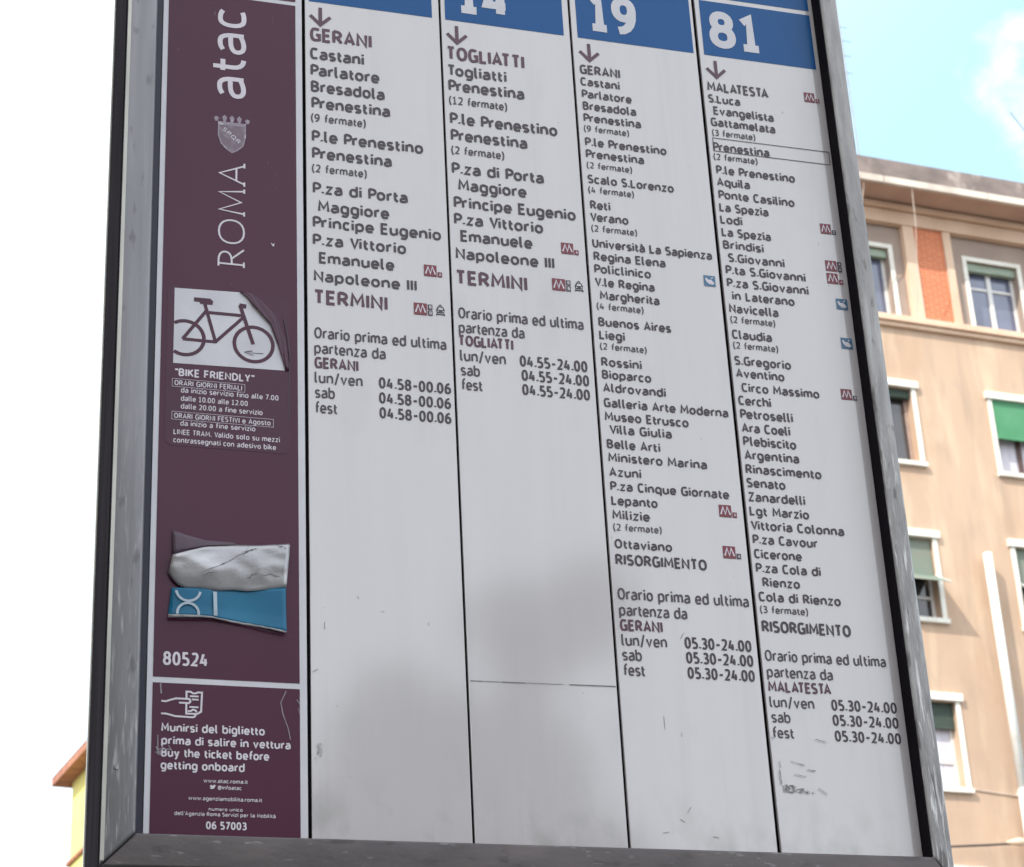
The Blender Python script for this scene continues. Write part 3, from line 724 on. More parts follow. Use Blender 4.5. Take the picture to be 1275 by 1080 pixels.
for ln in TEXT.strip().split('\n'):
    if ' ORARI' in ln:
        x_, z_, w_, c_ = map(float, ln.split()[3:]); m = MB(); frame_box(m, x_ - .0024, x_ + w_ + .0030, z_ - .0017, z_ + c_ + .0015, .00035, -.0009); m.build('heading_outline', ink_white, info)

peel_m = mat('lifted_film', (.074, .023, .049), rough=.20, color2=(.060, .019, .040), scale=30, thr=(.3, .7), spec=.28, bump=.1, bscale=120)
# ---- hand and ticket pictogram
def q2(px, py):   # drawing units of the pictogram
    return (.2571 + (px - 130) / 470 * (.2858 - .2571), 2.2568 - (py - 280) / 245 * (.0142))
m = MB(); hw = .00085
for i, st in enumerate([[(500, 225), (500, 105), (560, 105), (595, 130), (640, 128), (670, 110), (730, 110), (720, 425), (690, 440)], [(130, 275), (195, 280), (270, 250), (345, 225), (545, 225), (560, 265), (540, 292), (390, 292)], [(130, 480), (200, 480), (340, 515), (600, 522), (630, 505), (640, 470)], [(500, 300), (500, 465), (660, 465), (705, 435)], [(520, 425), (570, 420), (600, 395), (640, 410), (655, 435)], [(550, 178), (680, 178)], [(580, 230), (680, 232)], [(545, 355), (680, 355)]]):
    stroke(m, [q2(*p) for p in st], hw if i < 5 else hw * .9, -.0006 - i * .00001, 0)
m.build('ticket_pictogram', ink_white, info)
scratch_m = mat('scratch_lilac', (.30, .25, .29), rough=.6, var=.3, scale=200)
for i, (st, h_) in enumerate([([(.3712, 2.2720), (.3662, 2.2607), (.3680, 2.2500), (.3731, 2.2357), (.3750, 2.2255)], .00045), ([(.3838, 2.2600), (.3812, 2.2640)], .0004), ([(.3838, 2.2500), (.3825, 2.2560)], .0003), ([(.2560, 2.2735), (.2568, 2.2640)], .0007), ([(.2545, 2.2250), (.2550, 2.2060)], .0005), ([(.2535, 2.2115), (.2670, 2.2120)], .0005), ([(.2528, 2.2085), (.2580, 2.2100)], .0005), ([(.2532, 2.2140), (.2570, 2.2065)], .0006), ([(.2590, 2.2150), (.2570, 2.2060)], .0005), ([(.2640, 2.2160), (.2675, 2.2100)], .0004)]):
    m = MB(); stroke(m, st, h_, -.0008 - i * .00001, 0); m.build('scratch', scratch_m, info)
# small bird mark by the account name, tiny line at the foot
m = MB(); bx, bz = .3045, 2.1786
m.poly([(Lx(bx + a * .0055), -.0006, bz + b * .0055) for a, b in ((-.5, .1), (-.25, -.05), (-.5, -.25), (-.1, -.35), (.25, -.2), (.4, .15), (.55, .3), (.35, .32), (.2, .42), (.05, .2), (-.3, .35))], 0)
m.build('bird_mark', ink_white, info)

# ---- peeled stickers (curled films with real relief)
def film(name, top, bot, fn, mt, nx=26, nz=14, label=None, extra=None, thick=.0006):
    """grid between the top and bottom outlines (x, z lists); fn(u, v) = distance off the panel"""
    def samp(P, u):
        t = u * (len(P) - 1); i = min(int(t), len(P) - 2); f = t - i
        return Vector(P[i]).lerp(Vector(P[i + 1]), f)
    m = MB()
    for j in range(nz + 1):
        for i in range(nx + 1):
            u, v = i / nx, j / nz; p = samp(bot, u).lerp(samp(top, u), v)
            m.v.append((Lx(p.x), -.0012 - fn(u, v), p.y))
    for j in range(nz):
        for i in range(nx):
            a = j * (nx + 1) + i; m.f.append((a, a + 1, a + nx + 2, a + nx + 1)); m.mi.append(0)
    o = m.build(name, mt, info, smooth=True, label=label)
    so = o.modifiers.new('thickness', 'SOLIDIFY'); so.thickness = thick; so.offset = -1
    return o
film('peeling_film_corner', [(.3262, 2.6880), (.3380, 2.6858), (.3490, 2.6780), (.3630, 2.6620), (.3720, 2.6360), (.3752, 2.6040)], [(.3262, 2.6862), (.3335, 2.6808), (.3389, 2.6728), (.3568, 2.6529), (.3640, 2.6316), (.3716, 2.6030)],
     lambda u, v: .0007 + .0017 * (1 - v) ** 2 * math.sin(math.pi * min(1, u * 1.02)) + .0009 * math.sin(v * 5 + u * 9) ** 2 * (1 - v) * v * 3, peel_m, nx=30, nz=10, thick=.0003, label='glossy lifted film beside the bicycle picture')
m = MB()
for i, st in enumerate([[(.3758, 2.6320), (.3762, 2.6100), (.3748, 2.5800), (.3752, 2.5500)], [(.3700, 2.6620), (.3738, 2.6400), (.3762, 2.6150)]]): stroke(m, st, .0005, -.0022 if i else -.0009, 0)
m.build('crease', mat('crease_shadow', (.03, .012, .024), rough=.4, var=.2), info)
def crk(u, v): return .0016 * noise.noise((u * 3.5, v * 2.2, 3.1)) + .0006 * noise.noise((u * 9 + v * 5, v * 4 - u * 3, 8.4))
film('peeled_foil', [(.2640, 2.3990), (.2950, 2.4100), (.3228, 2.4135), (.3480, 2.4150), (.3745, 2.4185)], [(.2602, 2.3810), (.2640, 2.3745), (.2700, 2.3690), (.2773, 2.3662), (.2900, 2.3668), (.3050, 2.3655), (.3200, 2.3677), (.3350, 2.3672), (.3500, 2.3700), (.3620, 2.3722), (.3712, 2.3735)],
     lambda u, v: .0065 * math.sin(math.pi * (.16 + .84 * (1 - v) ** .8) ) ** .8 * (1 - .3 * u) + crk(u, v) * 1.5 + .0015 if v < .999 else .0012, silver, label='crumpled silver foil curling off the column')
m = MB()
FT = [(.2640, 2.3990), (.2950, 2.4100), (.3228, 2.4135), (.3480, 2.4150), (.3745, 2.4185)]; FB = [(.2602, 2.3810), (.2640, 2.3745), (.2700, 2.3690), (.2773, 2.3662), (.2900, 2.3668), (.3050, 2.3655), (.3200, 2.3677), (.3350, 2.3672), (.3500, 2.3700), (.3620, 2.3722), (.3712, 2.3735)]
def on_foil(u, v):
    def sp(P):
        t = u * (len(P) - 1); q = min(int(t), len(P) - 2); return Vector(P[q]).lerp(Vector(P[q + 1]), t - q)
    p = sp(FB).lerp(sp(FT), v); hgt = .0065 * math.sin(math.pi * (.16 + .84 * (1 - v) ** .8)) ** .8 * (1 - .3 * u) + crk(u, v) * 1.5 + .0015
    return Lx(p.x), -.0012 - hgt - .0009, p.y
for (u0, v0, u1, v1, w_) in ((.33, .30, .66, .86, .0006), (.58, .80, .72, .88, .0009), (.36, .28, .47, .34, .0005), (.67, .25, .74, .34, .0007), (.72, .33, .97, .22, .0004), (.84, .95, .98, .84, .0008), (.60, .70, .63, .92, .0006), (.12, .45, .22, .40, .0003), (.45, .25, .52, .12, .0003)):
    n = 14; pp = []
    for q in range(n + 1):
        t = q / n; pp.append(on_foil(u0 + (u1 - u0) * t, min(.98, max(.02, v0 + (v1 - v0) * t + .05 * noise.noise((t * 5, u0 * 9, v0 * 7))))))
    for q in range(n):
        a, c = pp[q], pp[q + 1]; wa, wc = [w_ * (.25 + abs(noise.noise((s_ * 1.7, u0 * 31, 2))) * 1.5) * math.sin(math.pi * min(.97, max(.03, s_ / n))) for s_ in (q, q + 1)]
        m.quad((a[0], a[1], a[2] - wa), (c[0], c[1], c[2] - wc), (c[0], c[1], c[2] + wc), (a[0], a[1], a[2] + wa))
m.build('foil_crease', mat('foil_crack', (.07, .065, .07), rough=.7, var=.3, scale=200), info)['kind'] = 'stuff'
film('torn_film', [(.2636, 2.4245), (.2790, 2.4200), (.2950, 2.4165), (.3228, 2.4160)], [(.2643, 2.3995), (.2790, 2.4050), (.2950, 2.4098), (.3228, 2.4132)],
     lambda u, v: .0008 + .002 * (1 - v), film_lilac, nx=12, nz=5, label='dull torn edge of the film above the foil')
def bl(u, v): return .001 + .0050 * max(0, .35 - v) ** 1.3 * (.6 + .6 * u) + .0012 * math.sin(u * 7)
film('peeled_sticker', [(.2638, 2.3665), (.2900, 2.3670), (.3300, 2.3690), (.3708, 2.3730)], [(.2612, 2.3395), (.3004, 2.3400), (.3386, 2.3345), (.3712, 2.3290)], bl, film_cyan, label='torn blue sticker remnant with part of a white number')
film('torn_edge', [(.2612, 2.3393), (.3004, 2.3398), (.3386, 2.3343), (.3712, 2.3288)], [(.2610, 2.3362), (.3004, 2.3382), (.3386, 2.3325), (.3700, 2.3272)], lambda u, v: .0036 + .0012 * math.sin(u * 9) + .0004 * math.sin(u * 60), mat('grey_torn_paper', (.34, .33, .34), rough=.8, var=.4, scale=120), nx=20, nz=2)
m = MB()
circ(m, .2792, 2.3648, .0112, .0012, 188, 352, -.0046, 0); circ(m, .2792, 2.3415, .0098, .0012, -8, 188, -.0050, 0)
stroke(m, [(.3040, 2.3640), (.3047, 2.3405)], .0017, -.0048, 0)
m.build('number_fragment', mat('pale_blue_print', (.42, .50, .58), rough=.4, var=.2, scale=60), info)

# ---- marks on the panels
seam_m = mat('seam_grime', (.22, .21, .21), rough=.8, var=.3, scale=90)
m = MB()
for a, b, h_ in ((.5475, .560, .0004), (.5605, .577, .00025), (.578, .602, .00045), (.603, .640, .00025), (.646, .6930, .0005)):
    z = 2.2912 + (a - .5473) * .012; stroke(m, [(a, z), (b, z + (b - a) * .012)], h_, -.0006, 0)
m.build('panel_seam', seam_m, panel[2])
scuff = mat('dark_scuff', (.20, .19, .185), rough=.9, color2=(.42, .41, .42), scale=300, thr=(.40, .60))
rs = random.Random(3)
m = MB()
def P4(px, py):  # position on the fourth panel by the lower edge of the graffiti patch
    return (.8555 + (px - 137) * .000205 * 1.15, 2.1945 - (py - 820) * .000205 * 1.15)
k = 0
for i in range(110):
    px = 140 + abs(rs.gauss(0, 62)); q_ = max(.1, 1 - (px - 140) / 190); py = 815 + (px - 140) * .05 - rs.uniform(-8, 32) * q_
    if px > 310: continue
    l = rs.uniform(3, 20); vert = rs.random() < .35
    stroke(m, [P4(px, py), P4(px + (2 if vert else l), py + (l * .6 if vert else rs.uniform(-2, 4)))], rs.uniform(.00010, .00036), -.0005 - k * .000005, 0); k += 1
for px, py, l, dy in ((190, 690, 55, 14), (260, 722, 35, 6), (200, 745, 50, 8), (230, 700, 20, 3), (300, 800, 35, 26), (134, 730, 3, 60), (138, 690, 2, 30), (310, 590, 50, 12), (110, 590, 14, 5)):
    stroke(m, [P4(px, py), P4(px + l * .5, py + dy * .4 + 2), P4(px + l, py + dy)], rs.uniform(.0003, .0006), -.0005 - k * .00001, 0); k += 1
m.build('scuff_marks', scuff, panel[4])['kind'] = 'stuff'
m = MB(); k = 0
for (cx, cz, n, sx, sz) in ((.4010, 2.2200, 16, .0025, .006),):
    for i in range(n):
        a, b = rs.gauss(cx, sx), rs.gauss(cz, sz); stroke(m, [(a, b), (a + rs.uniform(-.001, .001), b - rs.uniform(.001, .006))], .00025, -.0005 - k * .00001, 0); k += 1
for a, b, c, d in ((.4185, 2.2610, .4188, 2.2590), (.4080, 2.3420, .4082, 2.3350), (.4630, 2.3560, .4655, 2.3560), (.3965, 2.2920, .4010, 2.2950), (.4400, 2.3700, .4412, 2.3680)):
    stroke(m, [(a, b), (c, d)], .0003, -.0005 - k * .00001, 0); k += 1
m.build('scuff_marks', scuff, panel[1])['kind'] = 'stuff'
m = MB(); k = 0
for a, b, c, d in ((.7400, 2.2650, .7402, 2.2520), (.7560, 2.1700, .7600, 2.1760), (.7480, 2.1640, .7530, 2.1610), (.7300, 2.1500, .7360, 2.1510), (.7800, 2.1480, .7860, 2.1470), (.7640, 2.3460, .7680, 2.3520)):
    stroke(m, [(a, b), (c, d)], .0003, -.0005 - k * .00001, 0); k += 1
m.build('scuff_marks', scuff, panel[3])['kind'] = 'stuff'

# ------------------------------------------------------------------ peach apartment building across the road
K = .8; FY = R(4); FD = 35.2
e_ = Vector((math.cos(FY), math.sin(FY), 0)); n_ = Vector((-math.sin(FY), math.cos(FY), 0))
S0 = 29.0
org = e_ * (S0 * K) + n_ * FD
bld = thing('apartment_building', 'peach stucco apartment block with brick panels under its roof, green blinds and white window surrounds', 'building', (org.x, org.y, 0), FY)
U = lambda s: (s - S0) * K
Zz = lambda z: 1.6 + (z - 1.6) * K
peach = mat('peach_stucco', (.55, .39, .28), rough=.9, color2=(.49, .34, .24), scale=.55, stretch=(1, 1, .6), thr=(.3, .7), bump=.25, bscale=30)
overlay(peach, (.68, .52, .37), 1.6, (1.4, 1, .22), (.52, .68), .6)
overlay(peach, (.34, .25, .19), 1.3, (1.8, 1, .2), (.54, .72), .6)
overlay(peach, (.46, .30, .20), .9, (1, 1, 1), (.50, .66), .45, detail=9)
overlay(peach, (.40, .30, .23), 3.4, (1, 1, .35), (.55, .72), .45)
overlay(peach, (.36, .25, .19), 1.1, (.9, 1, .5), (.35, .75), .75, zmask=(19, 11))
grey_st = mat('grey_brown_stucco', (.39, .30, .25), rough=.9, color2=(.32, .25, .21), scale=1.4, thr=(.3, .7), bump=.2)
trim = mat('pale_peach_trim', (.74, .54, .40), rough=.85, color2=(.64, .44, .31), scale=1.5, stretch=(1, 1, .4), thr=(.35, .7))
whitep = mat('white_surround', (.80, .77, .70), rough=.7, color2=(.68, .63, .55), scale=3, thr=(.45, .75))
brickm = mat('orange_brick', (.72, .22, .10), rough=.85, color2=(.46, .13, .06), scale=6, stretch=(.6, 1, 3), thr=(.3, .7), bump=.3)
nt = brickm.node_tree; bt = nt.nodes.new('ShaderNodeTexBrick'); bt.inputs['Scale'].default_value = 1.0
bt.inputs['Brick Width'].default_value = .26; bt.inputs['Row Height'].default_value = .075; bt.inputs['Mortar Size'].default_value = .008
bt.inputs['Color2'].default_value = (.58, .16, .07, 1); bt.inputs['Mortar'].default_value = (.66, .34, .20, 1)
tcb = nt.nodes.new('ShaderNodeTexCoord'); mpb = nt.nodes.new('ShaderNodeMapping'); mpb.inputs['Rotation'].default_value = (R(90), 0, 0)
nt.links.new(tcb.outputs['Object'], mpb.inputs['Vector']); nt.links.new(mpb.outputs[0], bt.inputs['Vector'])
nt.links.new(nt.nodes[brickm['last']].outputs['Result'], bt.inputs['Color1']); nt.links.new(bt.outputs['Color'], nt.nodes['Principled BSDF'].inputs['Base Color'])
conc = mat('weathered_concrete', (.27, .215, .195), rough=.9, color2=(.17, .135, .125), scale=1.1, stretch=(1.3, 1, 2), thr=(.35, .65), bump=.3)
overlay(conc, (.45, .38, .34), 1.7, (1, 1, .8), (.56, .66), .8)
soffit_m = mat('soffit_plaster', (.62, .42, .32), rough=.9, color2=(.48, .32, .25), scale=1.2, thr=(.3, .7))
gutter_m = mat('pale_gutter', (.66, .58, .50), rough=.7, color2=(.45, .38, .33), scale=1.2, stretch=(1, 1, 1), thr=(.5, .72))
glass = mat('window_glass', (.15, .165, .25), rough=.04, metal=0, spec=1.0, color2=(.11, .12, .18), scale=1.5, thr=(.3, .7))
glass_dark = mat('dark_window_glass', (.045, .04, .045), rough=.05, spec=1.0, var=.3, scale=2)
curtain = mat('pale_curtain', (.66, .64, .70), rough=.9, color2=(.52, .50, .56), scale=5, stretch=(4, 1, .3), thr=(.35, .65))
green_dark = mat('dark_green_slats', (.050, .075, .058), rough=.7, var=.3, scale=10, stretch=(.3, 1, 6))
green_pale = mat('pale_green_slats', (.34, .41, .32), rough=.7, var=.3, scale=10, stretch=(.3, 1, 6))
green_bright = mat('green_blind_fabric', (.060, .235, .105), rough=.75, color2=(.10, .30, .16), scale=1.4, thr=(.3, .7))
green_grey = mat('grey_green_fabric', (.155, .23, .19), rough=.8, color2=(.23, .24, .195), scale=1.2, thr=(.35, .65))
brown_wood = mat('brown_window_frame', (.10, .055, .05), rough=.6, var=.2)
white_wood = mat('white_window_frame', (.72, .70, .68), rough=.5, var=.1)
pink_wood = mat('pinkish_reveal', (.42, .30, .25), rough=.8, var=.15)

P_ = 4.02                                             # bay spacing
C0 = 27.80                                            # centre of the left visible window bay
bays = [C0 + P_ * k for k in (-2, -1, 0, 1, 2)]
SL, SR = bays[0] - 2.2, bays[-1] + 2.2
rows = {1: (29.09, 31.24), 2: (24.80, 26.93), 3: (20.52, 22.70), 4: (16.20, 18.38), 5: (11.95, 14.10), 6: (7.7, 9.85)}
HWo = .80                                             # half opening width
def wall_holes(x0, x1, z0, z1, holes, y, mt, name):
    xs = sorted({x0, x1, *[h[0] for h in holes], *[h[1] for h in holes]}); zs = sorted({z0, z1, *[h[2] for h in holes], *[h[3] for h in holes]})
    m = MB()
    for i in range(len(xs) - 1):
        for j in range(len(zs) - 1):
            cx, cz = (xs[i] + xs[i + 1]) / 2, (zs[j] + zs[j + 1]) / 2
            if any(h[0] < cx < h[1] and h[2] < cz < h[3] for h in holes): continue
            m.quad((U(xs[i]), y, Zz(zs[j])), (U(xs[i + 1]), y, Zz(zs[j])), (U(xs[i + 1]), y, Zz(zs[j + 1])), (U(xs[i]), y, Zz(zs[j + 1])))
    for h in holes:
        a, b, c, d = U(h[0]), U(h[1]), Zz(h[2]), Zz(h[3]); y2 = y + .30
        m.quad((a, y, c), (a, y2, c), (a, y2, d), (a, y, d)); m.quad((b, y2, c), (b, y, c), (b, y, d), (b, y2, d))
        m.quad((a, y, c), (b, y, c), (b, y2, c), (a, y2, c)); m.quad((a, y2, d), (b, y2, d), (b, y, d), (a, y, d))
    return m.build(name, mt, bld)
holes = [(c - HWo, c + HWo, *rows[r]) for c in bays for r in (2, 3, 4, 5, 6)]
wall_holes(SL, SR, -.2 / K + 1.6 - 2.0, 28.84, holes, 0, peach, 'facade_wall')
wall_holes(SL, SR, 29.02, 32.5, [(c - HWo, c + HWo, *rows[1]) for c in bays], .12, grey_st, 'upper_wall')
m = MB(); zt = Zz(33.0); w_, dp = U(SR), 12.0
m.quad((U(SL), 0, -.2), (U(SL), 0, zt), (U(SL), dp, zt), (U(SL), dp, -.2)); m.quad((U(SR), 0, -.2), (U(SR), dp, -.2), (U(SR), dp, zt), (U(SR), 0, zt))
m.quad((U(SL), dp, -.2), (U(SL), dp, zt), (U(SR), dp, zt), (U(SR), dp, -.2)); m.build('side_wall', peach, bld)
m = MB(); m.quad((U(SL), -.1, zt - .05), (U(SR), -.1, zt - .05), (U(SR), dp, zt - .05), (U(SL), dp, zt - .05)); m.build('flat_roof', conc, bld)
def strip(name, z0, z1, y0, y1, mt, bev=0, x0=None, x1=None):
    m = MB(); m.box(U(x0 if x0 is not None else SL - .02), U(x1 if x1 is not None else SR + .02), y0, y1, Zz(z0), Zz(z1)); return m.build(name, mt, bld, bevel=bev)
strip('ledge', 28.84, 29.02, -.16, .5, trim, .012)
strip('ledge_moulding', 28.72, 28.835, -.09, -.002, trim, .01)
strip('frieze', 31.95, 32.34, -.06, .11, trim, .01)
strip('frieze_moulding', 32.36, 32.52, -.16, .11, trim, .02)
m = MB(); m.quad((U(SL - 1), -.80, Zz(32.66)), (U(SR + 1), -.80, Zz(32.66)), (U(SR + 1), .1, Zz(32.53)), (U(SL - 1), .1, Zz(32.53))); m.build('soffit', soffit_m, bld)
m = MB()
xs = [SL - 1, 28.0, 31.2, 34.5, SR + 1]
for i in range(len(xs) - 1): m.box(U(xs[i]) + .012, U(xs[i + 1]) - .012, -.88, -.79, Zz(32.49), Zz(32.70))
m.build('gutter', gutter_m, bld, bevel=.01)
strip('cornice', 32.71, 33.26, -.86, .6, conc, .02, SL - 1, SR + 1)
for c in [b + P_ / 2 for b in bays[:-1]] + [bays[0] - P_ / 2 + .3]:
    cc = c + .03
    for a, b in ((cc - .80, cc - .46), (cc + .44, cc + .68)):
        m = MB(); m.box(U(a), U(b), -.03, .119, Zz(29.022), Zz(31.948)); m.build('pilaster', trim, bld, bevel=.01)
    m = MB(); m.box(U(cc - .455), U(cc + .435), .015, .119, Zz(29.022), Zz(31.948)); m.build('brick_panel', brickm, bld)

def window(c, r, style, label=None):
    """opening surround with hood and sill, frame with panes, blind: all sub-parts of one window part"""
    z0, z1 = rows[r]; a, b = c - HWo, c + HWo; y = .12 if r == 1 else 0
    m = MB(); t = .13
    pr = y - .035
    if r == 1:
        m.box(U(a - t), U(b + t), pr, y - .001, Zz(z1), Zz(z1 + t)); m.box(U(a - t), U(b + t), pr - .02, y - .001, Zz(z0 - .06), Zz(z0))
    else:
        m.box(U(a - t - .07), U(b + t + .07), pr - .05, y - .001, Zz(z1), Zz(z1 + .20)); m.box(U(a - t - .02), U(b + t + .02), pr - .06, y - .001, Zz(z0 - .12), Zz(z0))
    m.box(U(a - t), U(a), pr, y - .001, Zz(z0) + .001, Zz(z1) - .001); m.box(U(b), U(b + t), pr, y - .001, Zz(z0) + .001, Zz(z1) - .001)
    w = m.build('window', whitep, bld, bevel=.006, label=label)
    fy = y + .20
    fm = {'white': white_wood, 'brown': brown_wood, 'pink': pink_wood}[style['frame']]
    A, B_, C_, D_2 = U(a), U(b), Zz(z0), Zz(z1); ft = .075
    m = MB()
    m.box(A, A + ft, fy, fy + .06, C_, D_2); m.box(B_ - ft, B_, fy, fy + .06, C_, D_2); m.box(A + ft, B_ - ft, fy, fy + .06, C_, C_ + ft); m.box(A + ft, B_ - ft, fy, fy + .06, D_2 - ft, D_2)
    mid = (A + B_) / 2; m.box(mid - .055, mid + .055, fy - .01, fy + .05, C_ + ft, D_2 - ft)
    if style.get('bar'):
        zb = C_ + (D_2 - C_) * style['bar']; m.box(A + ft, mid - .056, fy, fy + .05, zb - .03, zb + .03); m.box(mid + .056, B_ - ft, fy, fy + .05, zb - .03, zb + .03)
    f = m.build('window_frame', fm, w, bevel=.004)
    for x0, x1, gm in ((A + ft, mid - .055, style['g1']), (mid + .055, B_ - ft, style['g2'])):
        m = MB(); m.box(x0, x1, fy + .03, fy + .036, C_ + ft, D_2 - ft); m.build('pane', gm, w)
    m = MB(); m.quad((A, fy + .09, C_), (B_, fy + .09, C_), (B_, fy + .09, D_2), (A, fy + .09, D_2)); m.build('room_behind', glass_dark, w)
    bl_ = style.get('blind')
    if bl_:
        bm_, drop, kind = bl_
        H_ = D_2 - C_; m = MB()
        if kind == 'flat':
            n = max(2, int(H_ * drop / .055)); zt_ = D_2
            for i in range(n): m.box(A + .01, B_ - .01, y + .09, y + .105, zt_ - H_ * drop + i * H_ * drop / n + .004, zt_ - H_ * drop + (i + 1) * H_ * drop / n)
            m.build('roller_blind', bm_, w)
        elif kind == 'fabric':
            zb = D_2 - H_ * drop
            m.box(A + .01, B_ - .01, y - .002, y + .02, zb, D_2); m.box(A + .01, B_ - .01, y - .02, y + .03, zb - .05, zb - .001, 0); m.build('roller_blind', bm_, w)
        else:      # slatted blind pushed outwards at the bottom
            zk = D_2 - H_ * .45; zb = D_2 - H_ * drop; out = .62
            def sl(z, t): return y + .06 if z > zk else y + .06 - out * (zk - z) / (zk - zb)
            n = 22
            for i in range(n):
                za = D_2 + (zb - D_2) * i / n; zc = D_2 + (zb - D_2) * (i + .93) / n; ya, yc = sl(za, 0), sl(zc, 0)
                m.v += [(A + .02, ya, za), (B_ - .02, ya, za), (B_ - .02, yc, zc), (A + .02, yc, zc), (A + .02, ya + .012, za), (B_ - .02, ya + .012, za), (B_ - .02, yc + .012, zc), (A + .02, yc + .012, zc)]
                q = len(m.v) - 8
                for ff in ((0, 3, 2, 1), (4, 5, 6, 7), (0, 1, 5, 4), (2, 3, 7, 6), (0, 4, 7, 3), (1, 2, 6, 5)): m.f.append(tuple(q + g for g in ff)); m.mi.append(0)
            m.build('projecting_blind', bm_, w)
            m = MB(); m.tube([(A + .03, y, zk), (A + .03, y + .06 - out, zb)], .012, 6); m.tube([(B_ - .03, y, zk), (B_ - .03, y + .06 - out, zb)], .012, 6); m.build('blind_arm', white_wood, w)
    if style.get('box'):
        m = MB(); m.box(A + .005, B_ - .005, y + .06, y + .19, D_2 - .19, D_2 - .002); m.build('blind_box', style['box'], w, bevel=.01)
    if style.get('curt'):
        m = MB(); n = 10; ca_, cb_ = A + (B_ - A) * style['curt'][0], A + (B_ - A) * style['curt'][1]
        for i in range(n):
            x0 = ca_ + (cb_ - ca_) * i / n; x1 = ca_ + (cb_ - ca_) * (i + 1) / n; d0, d1 = (.0, .03) if i % 2 else (.03, 0)
            m.quad((x0, fy - .02 + d0, C_ + .03), (x1, fy - .02 + d1, C_ + .03), (x1, fy - .02 + d1, D_2 - .2), (x0, fy - .02 + d0, D_2 - .2))
        m.build('curtain', curtain, w)
    return w
PLAIN = dict(frame='white', g1=glass, g2=glass, bar=.68, box=green_pale)
BROWN = dict(frame='brown', g1=glass, g2=glass)
import copy as _c
S_ = {}
for k_, c in enumerate(bays):
    for r in rows: S_[(k_, r)] = dict(PLAIN) if r == 1 else dict([PLAIN, BROWN][(k_ + r) % 2])
lab = {}
S_[(2, 1)] = dict(frame='white', g1=glass, g2=glass, box=green_pale); lab[(2, 1)] = 'top floor window left of the brick panel, partly behind the sign'
S_[(3, 1)] = dict(PLAIN); lab[(3, 1)] = 'top floor window with white four-pane frame and pale green blind box'
S_[(2, 2)] = dict(frame='pink', g1=glass, g2=glass_dark, box=green_dark, curt=(.30, .68)); lab[(2, 2)] = 'open window with dark interior, second row, beside the sign'
S_[(3, 2)] = dict(frame='brown', g1=curtain, g2=curtain, blind=(green_bright, .50, 'fabric')); lab[(3, 2)] = 'window half covered by a bright green blind'
S_[(2, 3)] = dict(frame='white', g1=glass_dark, g2=glass_dark, bar=.30, blind=(green_grey, .66, 'out')); lab[(2, 3)] = 'window with grey-green blind pushed outwards, third row'
S_[(3, 3)] = dict(frame='brown', g1=glass_dark, g2=glass_dark, blind=(green_grey, .72, 'out')); lab[(3, 3)] = 'window with grey-green blind over a dark opening, at the right edge'
S_[(2, 4)] = dict(frame='white', g1=curtain, g2=curtain, bar=.33, blind=(green_dark, .30, 'flat')); lab[(2, 4)] = 'fourth row window with a short dark green blind and white frame'
for k_, c in enumerate(bays):
    for r in rows: window(c, r, S_[(k_, r)], lab.get((k_, r)))
# white drain pipe
pipe_m = mat('white_pipe', (.80, .79, .75), rough=.5, color2=(.70, .67, .60), scale=3, thr=(.5, .7))
m = MB(); m.tube([(U(30.0), -.22, Zz(22.33)), (U(30.0), -.22, Zz(16.1))], .092, 14); m.build('drain_pipe', pipe_m, bld, smooth=True)
m = MB(); m.tube([(U(30.0), -.22, Zz(16.18)), (U(30.0), -.22, -.1)], .108, 14); m.build('drain_pipe', pipe_m, bld, smooth=True)
for zz in (16.15, 12.0, 8.0):
    m = MB(); m.tube([(U(30.0), -.22, Zz(zz) - .03), (U(30.0), -.22, Zz(zz) + .03)], .118, 14); m.box(U(30.0) - .02, U(30.0) + .02, -.22, .0, Zz(zz) - .02, Zz(zz) + .02); m.build('pipe_clamp', pipe_m, bld)
cable_pale = mat('pale_cable', (.62, .52, .44), rough=.7, var=.1); cable_dark = mat('dark_cable', (.06, .05, .05), rough=.6, var=.1)
m = MB(); m.tube([(U(27.42), -.80, Zz(32.45)), (U(27.36), -.6, Zz(31.6)), (U(27.40), -.17, Zz(29.03))], .012, 6); m.build('hanging_wire', cable_pale, bld)
m = MB(); m.tube([(U(28.86), -.84, Zz(32.72)), (U(28.88), -.75, Zz(31.4)), (U(28.93), -.4, Zz(29.6)), (U(28.98), -.17, Zz(29.03))], .008, 6); m.build('hanging_wire', cable_pale, bld)
m = MB(); m.tube([(U(29.98), -.02, Zz(16.1)), (U(28.7), -.02, Zz(16.2)), (U(27.5), -.02, Zz(16.35))], .012, 6); m.build('wall_cable', cable_pale, bld)
# street cable fixed to the pipe
cab = thing('street_cable', 'thin dark cable running across the peach facade to a clamp on the white pipe', 'cable', (org.x, org.y, 0), FY)
m = MB(); pts = []
for i in range(17):
    t = i / 16; s_ = 29.95 + (10.0 - 29.95) * t; pts.append((U(s_), -.30 - .0 * t, Zz(14.86) - 1.1 * 4 * t * (1 - t) * .35 - .1 * t))
m.tube(pts, .022, 6); m.build('cable_run', cable_dark, cab)
m = MB(); m.tube([(U(29.95), -.30, Zz(14.86)), (U(31.5), -.30, Zz(14.80)), (U(SR), -.30, Zz(14.6))], .022, 6); m.build('cable_run', cable_dark, cab)
m = MB(); m.tube([(U(29.25), -.30, Zz(14.83)), (U(29.6), -.30, Zz(14.86)), (U(29.85), -.30, Zz(14.86))], [.03, .085, .06], 10); m.build('insulator', trim, cab, smooth=True)
